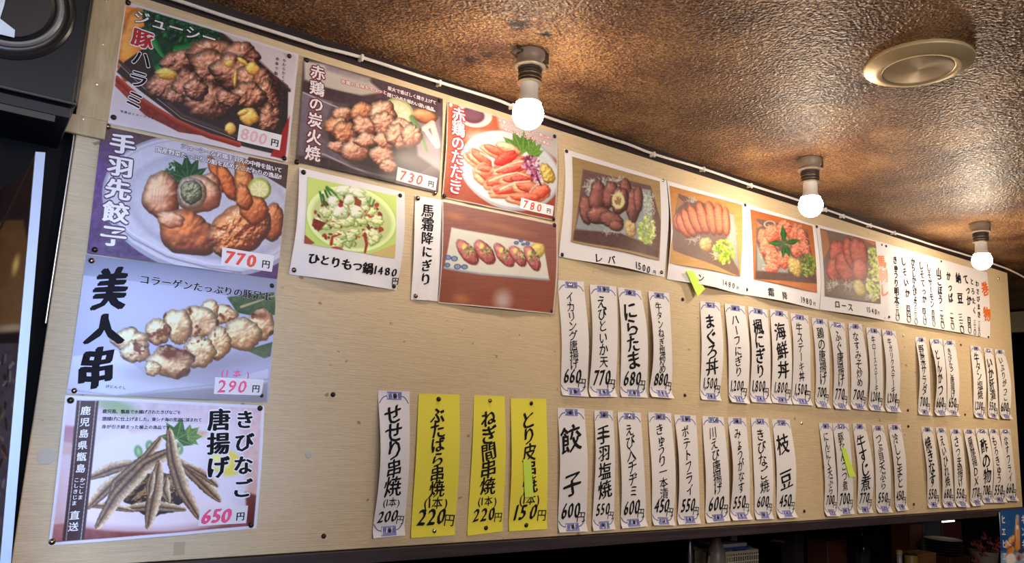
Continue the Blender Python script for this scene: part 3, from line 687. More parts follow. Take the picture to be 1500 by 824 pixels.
def art2():
    T = (0, 180, 3.296); A = Art(*box_of(C2), T=T, bg=(84, 58, 100))
    A.poly([(480, 0), (1400, 190), (1395, 330), (1100, 190), (480, 90)], (74, 52, 58), (98, 80, 84), tex=12)
    A.streaks(14, 60, 14)
    A.poly([(470, 180), (620, 250), (560, 420), (760, 640), (400, 650)], (92, 62, 120), (70, 44, 92), tex=25, ts=18)
    A.ell(985, 400, 500, 335, (150, 148, 166), 12, tex=10); A.ell(985, 395, 485, 318, (186, 184, 200), 12, tex=8); A.ell(985, 390, 470, 300, (164, 162, 180), 12, ring=6)
    A.ell(1010, 410, 405, 245, (150, 148, 168), 12, 14, tex=8); A.ell(1010, 400, 390, 230, (176, 176, 194), 12, 20, tex=8)
    for w, o, c in ((8, 0, (200, 198, 214)), (5, 22, (110, 106, 130)), (5, 40, (190, 190, 206))):
        A.line([(520, 430 + o), (640, 540 + o), (800, 625 + o), (1000, 680 + o), (1160, 700 + o)], w, c, soft=3)
    A.poly([(1390, 200), (1395, 330), (1180, 195), (1200, 165)], (66, 46, 48), tex=10)
    A.leaf(905, 275, 125, -95, (22, 62, 34), (60, 110, 60), 7, 190, .42); A.scatter(26, 830, 235, 40, 40, [(32, 84, 40), (50, 104, 52), (20, 60, 30)], 6, 13, 2)
    B = lambda *a, **k: A.blob(*a, **k)
    lo, hi = (112, 44, 16), (236, 160, 104)
    B(1045, 250, 30, 95, (130, 50, 18), (226, 130, 70), -22, 31, .2, .5, .3); B(1090, 290, 38, 105, (120, 46, 18), (222, 124, 66), -24, 32, .2, .5, .3)
    B(1175, 290, 48, 125, lo, (224, 150, 90), -8, 33, .2, .6, .4); B(1000, 300, 60, 60, (130, 60, 34), (224, 170, 140), 0, 38, .2, .4, .2)
    B(775, 360, 92, 112, lo, (240, 190, 150), -12, 34, .2, .5, .3); A.ell(765, 350, 46, 50, (226, 190, 170), 10, 30, .45)
    for k in range(5): A.line([(735 + k * 14, 320 + 4 * k), (728 + k * 14, 395)], 3, (180, 110, 70), alpha=.5)
    B(960, 350, 112, 92, (140, 70, 40), (238, 196, 168), 8, 35, .15, .4, .3); B(920, 340, 72, 78, (150, 110, 80), (232, 214, 200), 0, 36, .12, .5, .2); B(918, 335, 52, 60, (70, 72, 46), (164, 164, 132), 0, 37, .2, 1.2, .1, .3)
    B(905, 530, 140, 105, (96, 34, 12), (222, 130, 72), 20, 39, .22, .7, .45); B(820, 470, 70, 40, (160, 86, 54), (236, 186, 152), 10, 40, .2, .4, .2)
    B(1310, 480, 60, 95, (120, 50, 20), (232, 150, 96), 0, 41, .2, .6, .4); B(1250, 320, 58, 56, (130, 140, 60), (190, 196, 110), 0, 42, .04, .1, .1, rim=.2); A.ell(1250, 322, 44, 42, (206, 204, 140), 0, 3)
    for k in range(8): A.line([(1250, 322), (1250 + 40 * math.cos(k * .785), 322 + 38 * math.sin(k * .785))], 3, (232, 230, 190))
    B(1155, 510, 165, 118, (108, 42, 16), (236, 158, 104), -32, 43, .18, .8, .5, .25); B(1225, 420, 70, 70, (130, 52, 20), (230, 140, 84), 0, 44, .2, .6, .4); B(1175, 360, 40, 70, (130, 54, 22), (226, 140, 84), -10, 45, .2, .6, .3)
    A.poly([(1230, 700), (1380, 590), (1340, 755), (1200, 735)], (60, 34, 30), (50, 28, 26), alpha=.0)
    return A

def art3():
    T = (0, 370, 3.296); A = Art(*box_of(C3), T=T, bg=(166, 170, 200))
    A.poly([(410, 0), (1340, 120), (1335, 260), (900, 170), (400, 110)], (112, 116, 138), (152, 154, 182)); A.ell(700, 260, 330, 120, (180, 182, 214), 5, 120, .8)
    A.poly([(1090, 215), (1320, 190), (1330, 300), (1240, 310), (1140, 290)], (72, 96, 62), (42, 70, 42), tex=20); A.line([(1160, 262), (1330, 205)], 12, (166, 150, 110), 6)
    A.poly([(1180, 470), (1310, 430), (1300, 500), (1270, 510)], (62, 84, 52), tex=16)
    A.poly([(350, 500), (560, 470), (700, 590), (1000, 640), (1290, 560), (1285, 650), (900, 690), (560, 690), (320, 670)], (200, 200, 218), (180, 180, 200), tex=4)
    A.line([(330, 660), (560, 690), (760, 665), (1290, 610)], 7, (150, 148, 166), soft=3)
    A.poly([(560, 690), (900, 660), (1290, 625), (1285, 720), (900, 715)], (150, 146, 158), (128, 124, 136), soft=6)
    A.ell(850, 590, 260, 46, (150, 146, 160), 3, 30, .7); A.ell(1060, 530, 200, 40, (140, 132, 140), -8, 30, .6)
    B = lambda x, y, rx, ry, a, sd, cp=.60: A.blob(x, y, rx, ry, (160, 112, 70), (250, 226, 182), a, sd, .26, .7, .4, .6, .42, (112, 56, 32), cp + .06)
    for q in [(1250, 350, 68, 82, -10, 52, .5), (1070, 300, 70, 48, 10, 51), (1000, 290, 50, 60, 20, 58, .5), (1160, 390, 92, 78, 20, 53), (950, 340, 95, 85, 10, 54), (850, 350, 66, 88, -15, 55), (760, 385, 60, 66, -8, 56, .42), (625, 430, 92, 66, 12, 57), (650, 480, 70, 50, 10, 65, .55), (1050, 430, 62, 82, 12, 59, .62), (960, 475, 78, 78, -10, 60), (812, 528, 112, 78, 6, 61, .5), (730, 560, 40, 40, 0, 64)]: B(*q)
    A.scatter(30, 930, 420, 60, 70, [(130, 60, 34), (90, 40, 22), (220, 180, 120)], 4, 10, 9); A.ell(835, 490, 60, 26, (104, 48, 30), 5, 20, .8); A.ell(1258, 305, 34, 18, (110, 48, 32), 5, 12, .8)
    return A

def art4():
    T = (0, 574, 3.296); A = Art(*box_of(C4), T=T, bg=(206, 196, 210))
    A.poly([(470, 30), (1270, 60), (1260, 160), (470, 140)], (196, 176, 190), (204, 190, 204), tex=10)
    A.poly([(1150, 60), (1275, 70), (1255, 520), (1190, 500)], (206, 176, 188), (196, 150, 130), soft=14, tex=14, alpha=.8)
    A.ell(560, 70, 100, 34, (120, 150, 96), 15, 20, .7); A.ell(720, 110, 20, 100, (168, 160, 164), 25, 12, .5)
    A.poly([(300, 160), (365, 165), (350, 250), (300, 240)], (120, 40, 60), (150, 90, 90), soft=8)
    A.poly([(300, 240), (350, 250), (340, 300), (296, 300)], (196, 150, 130), soft=8)
    A.poly([(620, 180), (1000, 190), (960, 250), (640, 240)], (196, 150, 120), (210, 180, 160), soft=10, tex=14)
    A.ell(745, 420, 420, 240, (214, 206, 220), 0, 20); A.ell(720, 560, 400, 100, (220, 208, 220), 0, 18)
    A.poly([(230, 640), (480, 610), (960, 640), (1220, 590), (1235, 665), (240, 745)], (150, 84, 76), (108, 42, 40), soft=5, tex=14); A.ell(700, 600, 420, 72, (196, 168, 176), 0, 8); A.ell(690, 575, 400, 72, (222, 206, 216), 0, 14)
    A.poly([(1180, 480), (1250, 500), (1240, 660), (1190, 650)], (110, 50, 34), (84, 24, 24), soft=6)
    A.leaf(850, 225, 105, -75, (58, 96, 44), (110, 150, 80), 5, 190, .5); A.leaf(900, 215, 80, -20, (84, 120, 56), (140, 170, 90), 4, 110, .5)
    for x, y in ((665, 285), (720, 262), (860, 270)): A.ell(x, y, 20, 30, (96, 140, 90), -10, 4); A.ell(x, y, 10, 18, (150, 180, 130), -10, 4)
    A.ell(1090, 340, 80, 60, (214, 200, 84), 20, 10); A.ell(1060, 330, 50, 44, (230, 222, 130), 20, 10)
    A.blob(740, 480, 170, 110, (38, 22, 16), (150, 110, 70), 0, 71, .3, 1.2, .3, .2)
    col, dk, bk = (150, 116, 82), (40, 28, 36), (204, 182, 150)
    S = lambda pts, w, sd=0: A.spindle(pts, w, col, dk, bk, sd)
    S([(600, 560), (740, 545), (885, 562)], 40, 1); S([(420, 545), (520, 545), (640, 570)], 26, 8)
    S([(440, 408), (540, 365), (665, 335)], 46, 2); S([(425, 552), (520, 450), (640, 365)], 46, 3); S([(860, 330), (960, 420), (1055, 518)], 50, 4); S([(900, 350), (990, 400), (1045, 450)], 34, 9)
    S([(770, 225), (700, 320), (560, 440), (520, 560)], 46, 5); S([(850, 270), (700, 350), (560, 500), (470, 645)], 62, 6); S([(800, 420), (790, 470), (810, 520)], 40, 10)
    S([(765, 345), (745, 480), (712, 645)], 58, 11); S([(735, 390), (722, 440), (716, 500)], 34, 12); S([(815, 190), (835, 330), (880, 470), (955, 600)], 56, 7)
    A.poly([(370, 40), (476, 42), (405, 712), (300, 716)], (58, 32, 34)); A.line([(386, 40), (318, 714)], 3, (200, 190, 196)); A.line([(462, 42), (389, 712)], 3, (200, 190, 196))
    A.poly([(310, 40), (368, 40), (298, 716), (240, 720)], (206, 196, 214), (176, 120, 116), alpha=.55, soft=3)
    A.frame(zt(C4, T), 14, (206, 204, 218)); return A

def art5():
    T = (440, 90, 4.338); A = Art(*box_of(C5), T=T, gain=.98, bg=(92, 74, 84))
    A.poly([(20, -20), (900, 220), (890, 420), (400, 230), (20, 130)], (88, 70, 78), (70, 52, 60), tex=14, ts=30)
    A.poly([(20, 0), (140, 20), (420, 120), (520, 200), (380, 220), (150, 180), (20, 120)], (206, 198, 190), (188, 178, 168), soft=8); A.poly([(150, 20), (440, 110), (430, 150), (160, 60)], (140, 122, 136), (180, 170, 166), soft=14, tex=14)
    A.poly([(10, 130), (380, 225), (560, 240), (420, 300), (200, 260), (0, 200)], (70, 52, 60), tex=8, soft=4)
    A.poly([(0, 200), (200, 262), (120, 480), (320, 640), (600, 720), (880, 790), (860, 830), (-20, 640)], (120, 108, 124), (92, 78, 90), soft=6, tex=10)
    A.line([(10, 205), (120, 250), (240, 300)], 7, (196, 188, 200), soft=2); A.line([(60, 560), (160, 600), (320, 680), (500, 722), (640, 730)], 9, (178, 166, 182), soft=3)
    A.ell(520, 500, 360, 225, (58, 44, 50), 14, 6); A.ell(520, 495, 330, 200, (40, 30, 34), 14, 10)
    A.poly([(-30, 600), (150, 610), (420, 720), (600, 760), (590, 800), (-20, 660)], (64, 50, 46), (44, 32, 34), soft=6, tex=22, ts=40)
    A.poly([(690, 290), (880, 360), (880, 700), (740, 600)], (118, 98, 116), (150, 132, 140), soft=12)
    A.blob(780, 350, 90, 46, (140, 76, 44), (224, 160, 116), 16, 81, .1, .2, .2); A.line([(780, 430), (830, 395), (850, 480), (860, 540)], 34, (206, 190, 180), shade=-20); A.line([(790, 440), (840, 520)], 26, (220, 206, 194), shade=-20)
    A.ell(620, 320, 100, 76, (170, 172, 110), 35); A.ell(618, 322, 86, 64, (206, 200, 160), 35, 4); A.ell(612, 330, 66, 50, (222, 216, 190), 35, 8)
    for k in range(7): A.line([(612, 330), (612 + 62 * math.cos(k * .9 + .4), 330 + 52 * math.sin(k * .9 + .4))], 3, (188, 186, 130))
    A.line([(700, 360), (750, 440), (790, 570)], 34, (98, 130, 84), 22, soft=4, shade=-18)
    lo, hi = (110, 54, 44), (236, 178, 150)
    for (x, y, rx, ry, a, sd) in [(260, 340, 55, 42, 0, 1), (385, 325, 66, 48, -10, 2), (235, 420, 68, 50, 10, 3), (270, 460, 60, 62, 0, 4), (510, 330, 78, 75, 0, 5), (400, 415, 66, 58, 0, 6), (520, 400, 64, 66, 30, 7), (640, 410, 55, 38, 20, 8), (225, 545, 50, 33, 8, 9), (345, 570, 74, 66, 0, 10), (410, 505, 60, 40, 0, 11), (520, 510, 60, 44, 30, 12), (510, 600, 66, 56, 10, 13), (545, 665, 46, 38, 20, 14), (620, 480, 84, 62, 50, 15), (700, 470, 60, 60, 30, 16)]:
        A.blob(x, y, rx * 1.22, ry * 1.2, (130, 66, 50), (244, 176, 132) if sd in (2, 3, 4) else (242, 192, 166), a, sd + 80, .3, .8, .6, .55, .45)
    for (x, y, r, al) in [(700, 590, 90, .2), (800, 650, 90, .2), (680, 660, 90, .22), (820, 520, 70, .22), (620, 620, 60, .15)]: A.ell(x, y, r, r * .62, (226, 218, 214), 10, r * .5, al)
    return A

def art6():
    T = (640, 150, 4.844); A = Art(*box_of(C6), T=T, gain=.82, bg=(186, 92, 62))
    A.poly([(60, 0), (860, 210), (840, 840), (20, 690)], (196, 110, 78), (150, 66, 46), tex=10)
    A.poly([(420, 90), (860, 210), (850, 420), (700, 300), (440, 190)], (206, 198, 196), (196, 190, 192), soft=14)
    A.ell(258, 90, 130, 88, (216, 210, 212), 12); A.ell(250, 92, 84, 58, (110, 60, 76), 12, 4); A.ell(248, 86, 66, 40, (124, 84, 104), 12, 10)
    A.ell(505, 485, 365, 270, (172, 174, 190), 22); A.ell(505, 478, 352, 256, (206, 212, 222), 22, 4); A.ell(505, 470, 300, 206, (188, 196, 208), 22, 14, ring=10); A.ell(380, 300, 170, 70, (216, 222, 224), 20, 26, .8)
    A.leaf(600, 370, 190, -125, (84, 124, 52), (130, 164, 84), 6, 130, .42); A.leaf(650, 390, 140, -60, (96, 140, 60), (150, 184, 96), 4, 70, .45)
    B = lambda x, y, rx, ry, a, sd, lo=(190, 62, 46), hi=(250, 140, 116): A.blob(x, y, rx, ry, lo, hi, a, sd, .16, .35, .35, .5, .25)
    E = lambda x, y, rx, ry, a, sd: A.blob(x, y, rx, ry, (214, 130, 96), (250, 214, 184), a, sd, .2, .4, .2, .4, .3)
    E(500, 330, 95, 38, 18, 101)
    for (x, y, rx, ry, a) in [(250, 410, 75, 30, 38), (300, 400, 90, 42, 40), (400, 350, 90, 34, 25), (340, 510, 80, 62, 40), (330, 480, 62, 30, 5), (500, 440, 118, 44, -22), (520, 475, 118, 52, -12), (430, 560, 98, 50, -18), (560, 550, 110, 46, 0), (500, 620, 120, 46, -8), (650, 610, 110, 46, 8), (720, 640, 70, 56, -30), (610, 680, 110, 40, 4)]:
        E(x - 5, y + 7, rx * 1.18, ry * 1.2, a, int(x + y)); B(x + 6, y - 5, rx * 1.02, ry * .84, a, int(x))
    B(480, 400, 90, 44, -25, 120, (200, 40, 36), (240, 96, 84)); B(575, 545, 70, 26, 0, 121, (180, 50, 46), (226, 106, 96)); B(520, 480, 70, 20, -18, 122, (190, 50, 46), (230, 100, 90))
    for q in ([(300, 360), (390, 420), (385, 450)], [(400, 490), (500, 440), (600, 420)], [(360, 560), (460, 520), (560, 500), (620, 520)], [(440, 620), (540, 570), (650, 560)]): A.line(q, 8, (250, 220, 200), soft=3)
    A.scatter(90, 660, 440, 60, 60, [(168, 76, 120), (196, 130, 170), (110, 34, 76), (214, 170, 200), (120, 90, 80)], 7, 17, 5); A.scatter(40, 700, 520, 36, 40, [(168, 76, 120), (206, 140, 180), (90, 30, 60)], 6, 14, 6); A.line([(700, 520), (730, 590)], 10, (80, 30, 50))
    A.blob(775, 510, 50, 78, (176, 138, 56), (240, 214, 130), -20, 125, .25, .8, .2, .25, .3)
    A.frame(zt(C6, T), 7, (206, 200, 196)); return A

def art7():
    T = (430, 240, 5.494); A = Art(*box_of(I7), T=T, bg=(182, 202, 112))
    A.poly([(60, 560), (160, 640), (60, 680)], (140, 70, 50)); A.poly([(560, 740), (830, 640), (820, 800)], (190, 170, 110))
    A.ell(450, 450, 372, 272, (168, 196, 108), 12); A.ell(450, 445, 360, 260, (214, 226, 168), 12); A.ell(455, 445, 338, 240, (196, 216, 150), 12, 4); A.ell(455, 450, 320, 225, (176, 192, 130), 12, 6)
    rnd = random.Random(3)
    A.scatter(60, 440, 450, 290, 200, [(120, 32, 26), (150, 50, 34), (90, 40, 24)], 10, 26, 8, .7)
    for (x, y, a) in [(215, 280, 80), (240, 300, 75), (265, 265, 70), (285, 240, 60), (330, 250, 50), (380, 250, 30), (600, 320, -75), (625, 340, -70), (580, 350, -80), (300, 220, 40)]:
        d = (math.cos(math.radians(a)) * 50, math.sin(math.radians(a)) * 50); A.line([(x - d[0], y - d[1]), (x + d[0], y + d[1])], 20, rnd.choice([(60, 112, 50), (84, 140, 66), (46, 96, 44)]), 12, shade=22)
    for i in range(46):
        t = rnd.uniform(0, 6.28); q = math.sqrt(rnd.random()); x = 455 + 290 * q * math.cos(t); y = 490 + 175 * q * math.sin(t)
        A.blob(x, y, rnd.uniform(34, 62), rnd.uniform(26, 46), (150, 170, 96), (232, 238, 190), rnd.uniform(0, 90), i + 130, .4, .5, .15, .5, .28)
    for (x, y, rx, ry, a) in [(395, 215, 62, 44, -20), (500, 225, 80, 30, 5), (310, 310, 46, 52, 0), (440, 295, 50, 42, -30), (555, 300, 34, 42, 10), (370, 390, 70, 60, 10), (500, 390, 60, 60, 0), (520, 250, 60, 26, 20)]:
        A.blob(x, y, rx, ry, (160, 180, 130), (236, 244, 222), a, int(x), .25, .25, .1, .5, .2)
    A.scatter(26, 440, 460, 260, 170, [(170, 56, 36), (130, 36, 26), (190, 90, 50)], 6, 20, 21, .5)
    A.poly([(150, 440), (250, 480), (190, 550), (135, 500)], (112, 36, 28), tex=26, ts=8); A.poly([(490, 270), (540, 300), (530, 350), (480, 330)], (130, 60, 34), tex=24, ts=8); A.ell(370, 335, 20, 18, (150, 24, 26)); A.line([(560, 570), (575, 650), (560, 715)], 30, (140, 44, 30), 18); A.line([(290, 650), (300, 590), (370, 570)], 26, (150, 50, 34), 10); A.ell(340, 690, 50, 20, (160, 60, 40), 10)
    return A

def art8():
    T = (640, 290, 4.844); A = Art(*box_of(C8), T=T, gain=.95, bg=(136, 86, 76))
    A.poly([(0, 0), (872, 170), (840, 824), (0, 760)], (132, 94, 92), (146, 78, 58)); A.streaks(9, 90, 7)
    A.ell(125, 130, 44, 16, (206, 130, 80), 10, 24, .6); A.ell(480, 215, 160, 18, (180, 124, 84), 14, 20, .5); A.ell(160, 715, 46, 30, (206, 136, 80), 10, 26, .6); A.ell(452, 725, 52, 62, (196, 184, 186), 0, 44, .8)
    A.poly([(92, 212), (745, 330), (782, 585), (300, 545), (36, 500)], (206, 206, 198), (214, 212, 206), tex=3)
    A.line([(36, 498), (300, 540), (780, 580)], 12, (150, 158, 176), soft=3); A.line([(92, 212), (745, 330)], 4, (170, 170, 166))
    for (x, y, r) in [(65, 425, 24), (112, 432, 26), (60, 478, 22), (135, 488, 26), (185, 490, 24), (552, 320, 18), (585, 305, 16), (632, 325, 18), (600, 330, 14)]: A.ell(x, y, r, r * .75, (70, 96, 150), 0, ring=9); A.ell(x, y, r * .35, r * .3, (110, 130, 170))
    A.blob(705, 370, 60, 50, (180, 150, 76), (240, 220, 140), 20, 161, .2, .5, .15, .4, .2)
    for (x, y, l, w, a) in [(205, 385, 140, 52, 48), (325, 385, 140, 52, 55), (465, 410, 135, 46, 52), (565, 415, 118, 44, 55), (665, 430, 125, 46, 62)]:
        A.blob(x, y, l * .78, w * 1.05, (140, 62, 66), (226, 148, 146), a, int(x), .12, .4, .3, .5, .3)
        r = random.Random(int(x))
        for _ in range(14): t = r.uniform(-.8, .8) * l; ca, sa = math.cos(math.radians(a)), math.sin(math.radians(a)); o = r.uniform(-.5, .5) * w; A.line([(x + t * ca - o * sa, y + t * sa + o * ca), (x + (t + 16) * ca - (o + 10) * sa, y + (t + 16) * sa + (o + 10) * ca)], 3, (226, 170, 164), alpha=.6)
        A.scatter(30, x + 12, y - 12, 42, 38, [(92, 128, 66), (124, 158, 88), (60, 92, 48), (196, 206, 150)], 5, 10, int(x)); A.ell(x - 22, y - 40, 14, 20, (224, 214, 130), 20, 2)
    A.frame(zt(C8, T), 7, (214, 204, 200)); return A

def wood(A, amp=10, sx=60, sy=10): A.streaks(amp, sx, sy)
def threads(A, cx, cy, rx, ry, n, col, seed, w=3):
    r = random.Random(seed)
    for _ in range(n):
        t = r.uniform(0, 6.28); q = r.random() ** .5; x = cx + rx * q * math.cos(t); y = cy + ry * q * math.sin(t); a = r.uniform(0, 3.14); l = r.uniform(14, 30)
        A.line([(x - l * math.cos(a), y - l * math.sin(a)), (x + 6, y + 6), (x + l * math.cos(a + .6), y + l * math.sin(a + .6))], w, col)

def art9():
    T = (820, 220, 4.575); A = Art(*box_of(I9), T=T, gain=1.0, bg=(164, 136, 96)); wood(A, 10)
    A.poly([(145, 128), (600, 240), (660, 480), (650, 720), (75, 600)], (112, 84, 82), (104, 74, 70), tex=8)
    A.poly([(200, 200), (600, 270), (610, 560), (600, 640), (380, 560), (90, 530), (110, 440)], (150, 158, 162), (140, 146, 150), tex=8, soft=4)
    A.poly([(80, 540), (380, 560), (650, 680), (650, 720), (75, 606)], (84, 58, 56), (98, 70, 66), soft=3, tex=8)
    threads(A, 190, 240, 40, 40, 26, (196, 206, 196), 1); threads(A, 340, 205, 90, 16, 22, (200, 206, 196), 2); threads(A, 580, 380, 40, 90, 34, (206, 208, 190), 3); threads(A, 340, 545, 90, 20, 18, (180, 178, 176), 4)
    for (x, y, rx, ry, a, sd) in [(165, 400, 45, 95, -8, 1), (240, 320, 52, 105, 4, 2), (325, 300, 46, 90, 8, 3), (430, 300, 42, 100, 0, 4), (480, 370, 44, 110, 4, 5), (390, 340, 52, 90, 8, 6), (250, 440, 80, 60, 0, 7), (330, 470, 75, 50, 20, 8), (360, 510, 42, 34, 20, 9), (515, 330, 28, 90, 0, 10)]:
        A.blob(x, y, rx * 1.15, ry * 1.08, (84, 44, 42), (164, 106, 98), a, sd + 170, .15, .25, .4, .7, .4)
    A.ell(380, 340, 42, 56, (206, 204, 150), 0, 3, ring=18); threads(A, 380, 335, 34, 52, 16, (216, 212, 160), 6, 5); A.ell(382, 345, 16, 20, (150, 120, 80))
    A.scatter(110, 565, 535, 62, 95, [(170, 196, 80), (196, 214, 110), (140, 170, 64), (220, 230, 160)], 7, 15, 9); A.blob(455, 525, 40, 60, (150, 118, 76), (222, 200, 150), -10, 179, .3, .8, .1, .3, .2)
    return A
def art10():
    T = (970, 265, 5.317); A = Art(*box_of(I10), T=T, gain=.85, bg=(206, 150, 84)); A.poly([(40, 30), (620, 180), (600, 760), (30, 650)], (202, 138, 78), (214, 170, 104)); wood(A, 12)
    A.poly([(115, 100), (545, 260), (585, 745), (60, 540), (50, 380)], (122, 92, 88), (138, 108, 98), tex=8); A.poly([(460, 230), (545, 265), (580, 700), (500, 560)], (166, 170, 160), soft=4); A.poly([(110, 130), (160, 170), (90, 230)], (180, 130, 90))
    threads(A, 215, 150, 40, 16, 14, (206, 204, 190), 1); threads(A, 530, 440, 26, 110, 26, (200, 204, 180), 2); threads(A, 230, 460, 50, 26, 16, (206, 200, 190), 3)
    for i, (x, y, rx, ry, a) in enumerate([(120, 330, 60, 80, -30), (150, 350, 50, 110, -28), (190, 330, 46, 120, -24), (240, 300, 44, 130, -20), (300, 290, 44, 138, -14), (365, 290, 44, 140, -8), (425, 300, 42, 130, -4), (480, 320, 34, 120, -2)]):
        A.blob(x, y, rx, ry, (172, 74, 52), (236, 138, 110), a, 190 + i, .12, .25, .2, .5, .35); A.ell(x + 4, y - 6, rx * .42, ry * .62, (234, 172, 120), a, 12, .75)
        for k in range(7): yy = y - ry * .6 + k * ry * .17; A.line([(x - 16 + (yy - y) * -.2, yy), (x + 20 + (yy - y) * -.2, yy - 6)], 3, (196, 96, 66), alpha=.55)
    A.scatter(150, 455, 555, 88, 95, [(170, 206, 44), (204, 226, 70), (130, 176, 40), (226, 236, 130)], 8, 16, 4); A.blob(315, 500, 50, 60, (186, 140, 80), (240, 208, 140), 0, 200, .2, .5, .1, .3, .2); threads(A, 390, 580, 40, 24, 12, (216, 214, 200), 5)
    return A
def art11():
    T = (1085, 295, 5.313); A = Art(*box_of(I11), T=T, gain=.82, bg=(196, 112, 62)); A.poly([(60, 50), (560, 180), (580, 700), (80, 610)], (190, 104, 60), (206, 128, 74)); wood(A, 10)
    A.poly([(112, 130), (510, 220), (570, 640), (95, 605)], (116, 94, 86), (104, 78, 76), tex=8); A.poly([(112, 330), (180, 500), (350, 520), (340, 560), (108, 540)], (156, 162, 156), soft=6); A.ell(215, 180, 46, 30, (200, 200, 190), 0, ring=7); A.poly([(115, 150), (150, 190), (118, 210)], (190, 120, 80))
    for i, (x, y, rx, ry, a) in enumerate([(160, 270, 40, 60, 10), (200, 340, 60, 90, 10), (230, 250, 60, 70, 0), (330, 220, 60, 80, 5), (230, 450, 60, 100, -12), (215, 520, 52, 40, 0), (320, 450, 56, 80, 8), (410, 270, 46, 100, 8), (470, 290, 46, 80, -8), (420, 370, 50, 70, 0), (485, 370, 40, 60, -10)]):
        A.blob(x, y, rx, ry, (196, 84, 64), (248, 160, 130), a, 210 + i, .2, .9, .3, .25, .2)
    r = random.Random(5)
    for _ in range(130):
        x = r.uniform(130, 510); y = r.uniform(170, 530 - max(0, x - 330) * .6); a = r.uniform(-.6, .9); A.line([(x, y), (x + 14 * math.cos(a), y + 14 * math.sin(a)), (x + 26 * math.cos(a + .7), y + 22 * math.sin(a + .7))], 5, (246, 206, 176), 2, alpha=.8)
    A.leaf(325, 330, 150, -95, (34, 92, 40), (90, 140, 70), 5, 330, .36)
    A.scatter(120, 500, 500, 68, 90, [(150, 176, 60), (110, 140, 50), (190, 206, 100), (80, 110, 50)], 7, 14, 3); A.blob(405, 510, 56, 84, (180, 146, 76), (238, 216, 140), -20, 230, .3, .9, .1, .25, .2)
    return A
def art12():
    T = (1190, 325, 5.682); A = Art(*box_of(I12), T=T, gain=.92, bg=(120, 98, 92)); A.poly([(50, 50), (520, 160), (530, 260), (60, 200)], (126, 104, 100), (118, 96, 90), tex=8); A.poly([(50, 60), (110, 80), (130, 210), (60, 330)], (176, 124, 88)); A.poly([(380, 130), (530, 170), (500, 195)], (196, 116, 76)); A.poly([(80, 440), (330, 500), (420, 620), (80, 600)], (124, 108, 102), tex=10)
    A.scatter(200, 490, 440, 66, 230, [(176, 196, 80), (200, 212, 110), (140, 166, 66), (220, 226, 160)], 9, 18, 3)
    for i, (x, y, rx, ry, a) in enumerate([(190, 270, 78, 120, 4), (170, 400, 80, 110, 8), (260, 380, 90, 130, -20), (300, 260, 66, 140, -14), (370, 260, 80, 135, -8), (380, 400, 66, 100, -4)]): A.blob(x, y, rx, ry, (150, 62, 58), (212, 116, 104), a, 240 + i, .14, .4, .15, .5, .3)
    r = random.Random(2)
    for _ in range(16): x = r.uniform(320, 400); y = 190 + _ * 16; A.line([(x - 40, y + 8), (x + 50, y - 6)], 3, (226, 146, 130), alpha=.5)
    for _ in range(12): x = r.uniform(130, 300); y = r.uniform(280, 480); A.line([(x, y), (x + 26, y - 30)], 4, (222, 140, 126), alpha=.5)
    threads(A, 145, 530, 40, 50, 18, (206, 204, 196), 2, 4); threads(A, 280, 530, 50, 36, 16, (196, 196, 190), 3, 4); A.blob(365, 550, 52, 72, (176, 156, 96), (226, 210, 150), -20, 250, .12, .3, .1, .5, .2); threads(A, 450, 620, 50, 24, 12, (210, 210, 200), 4, 4)
    return A

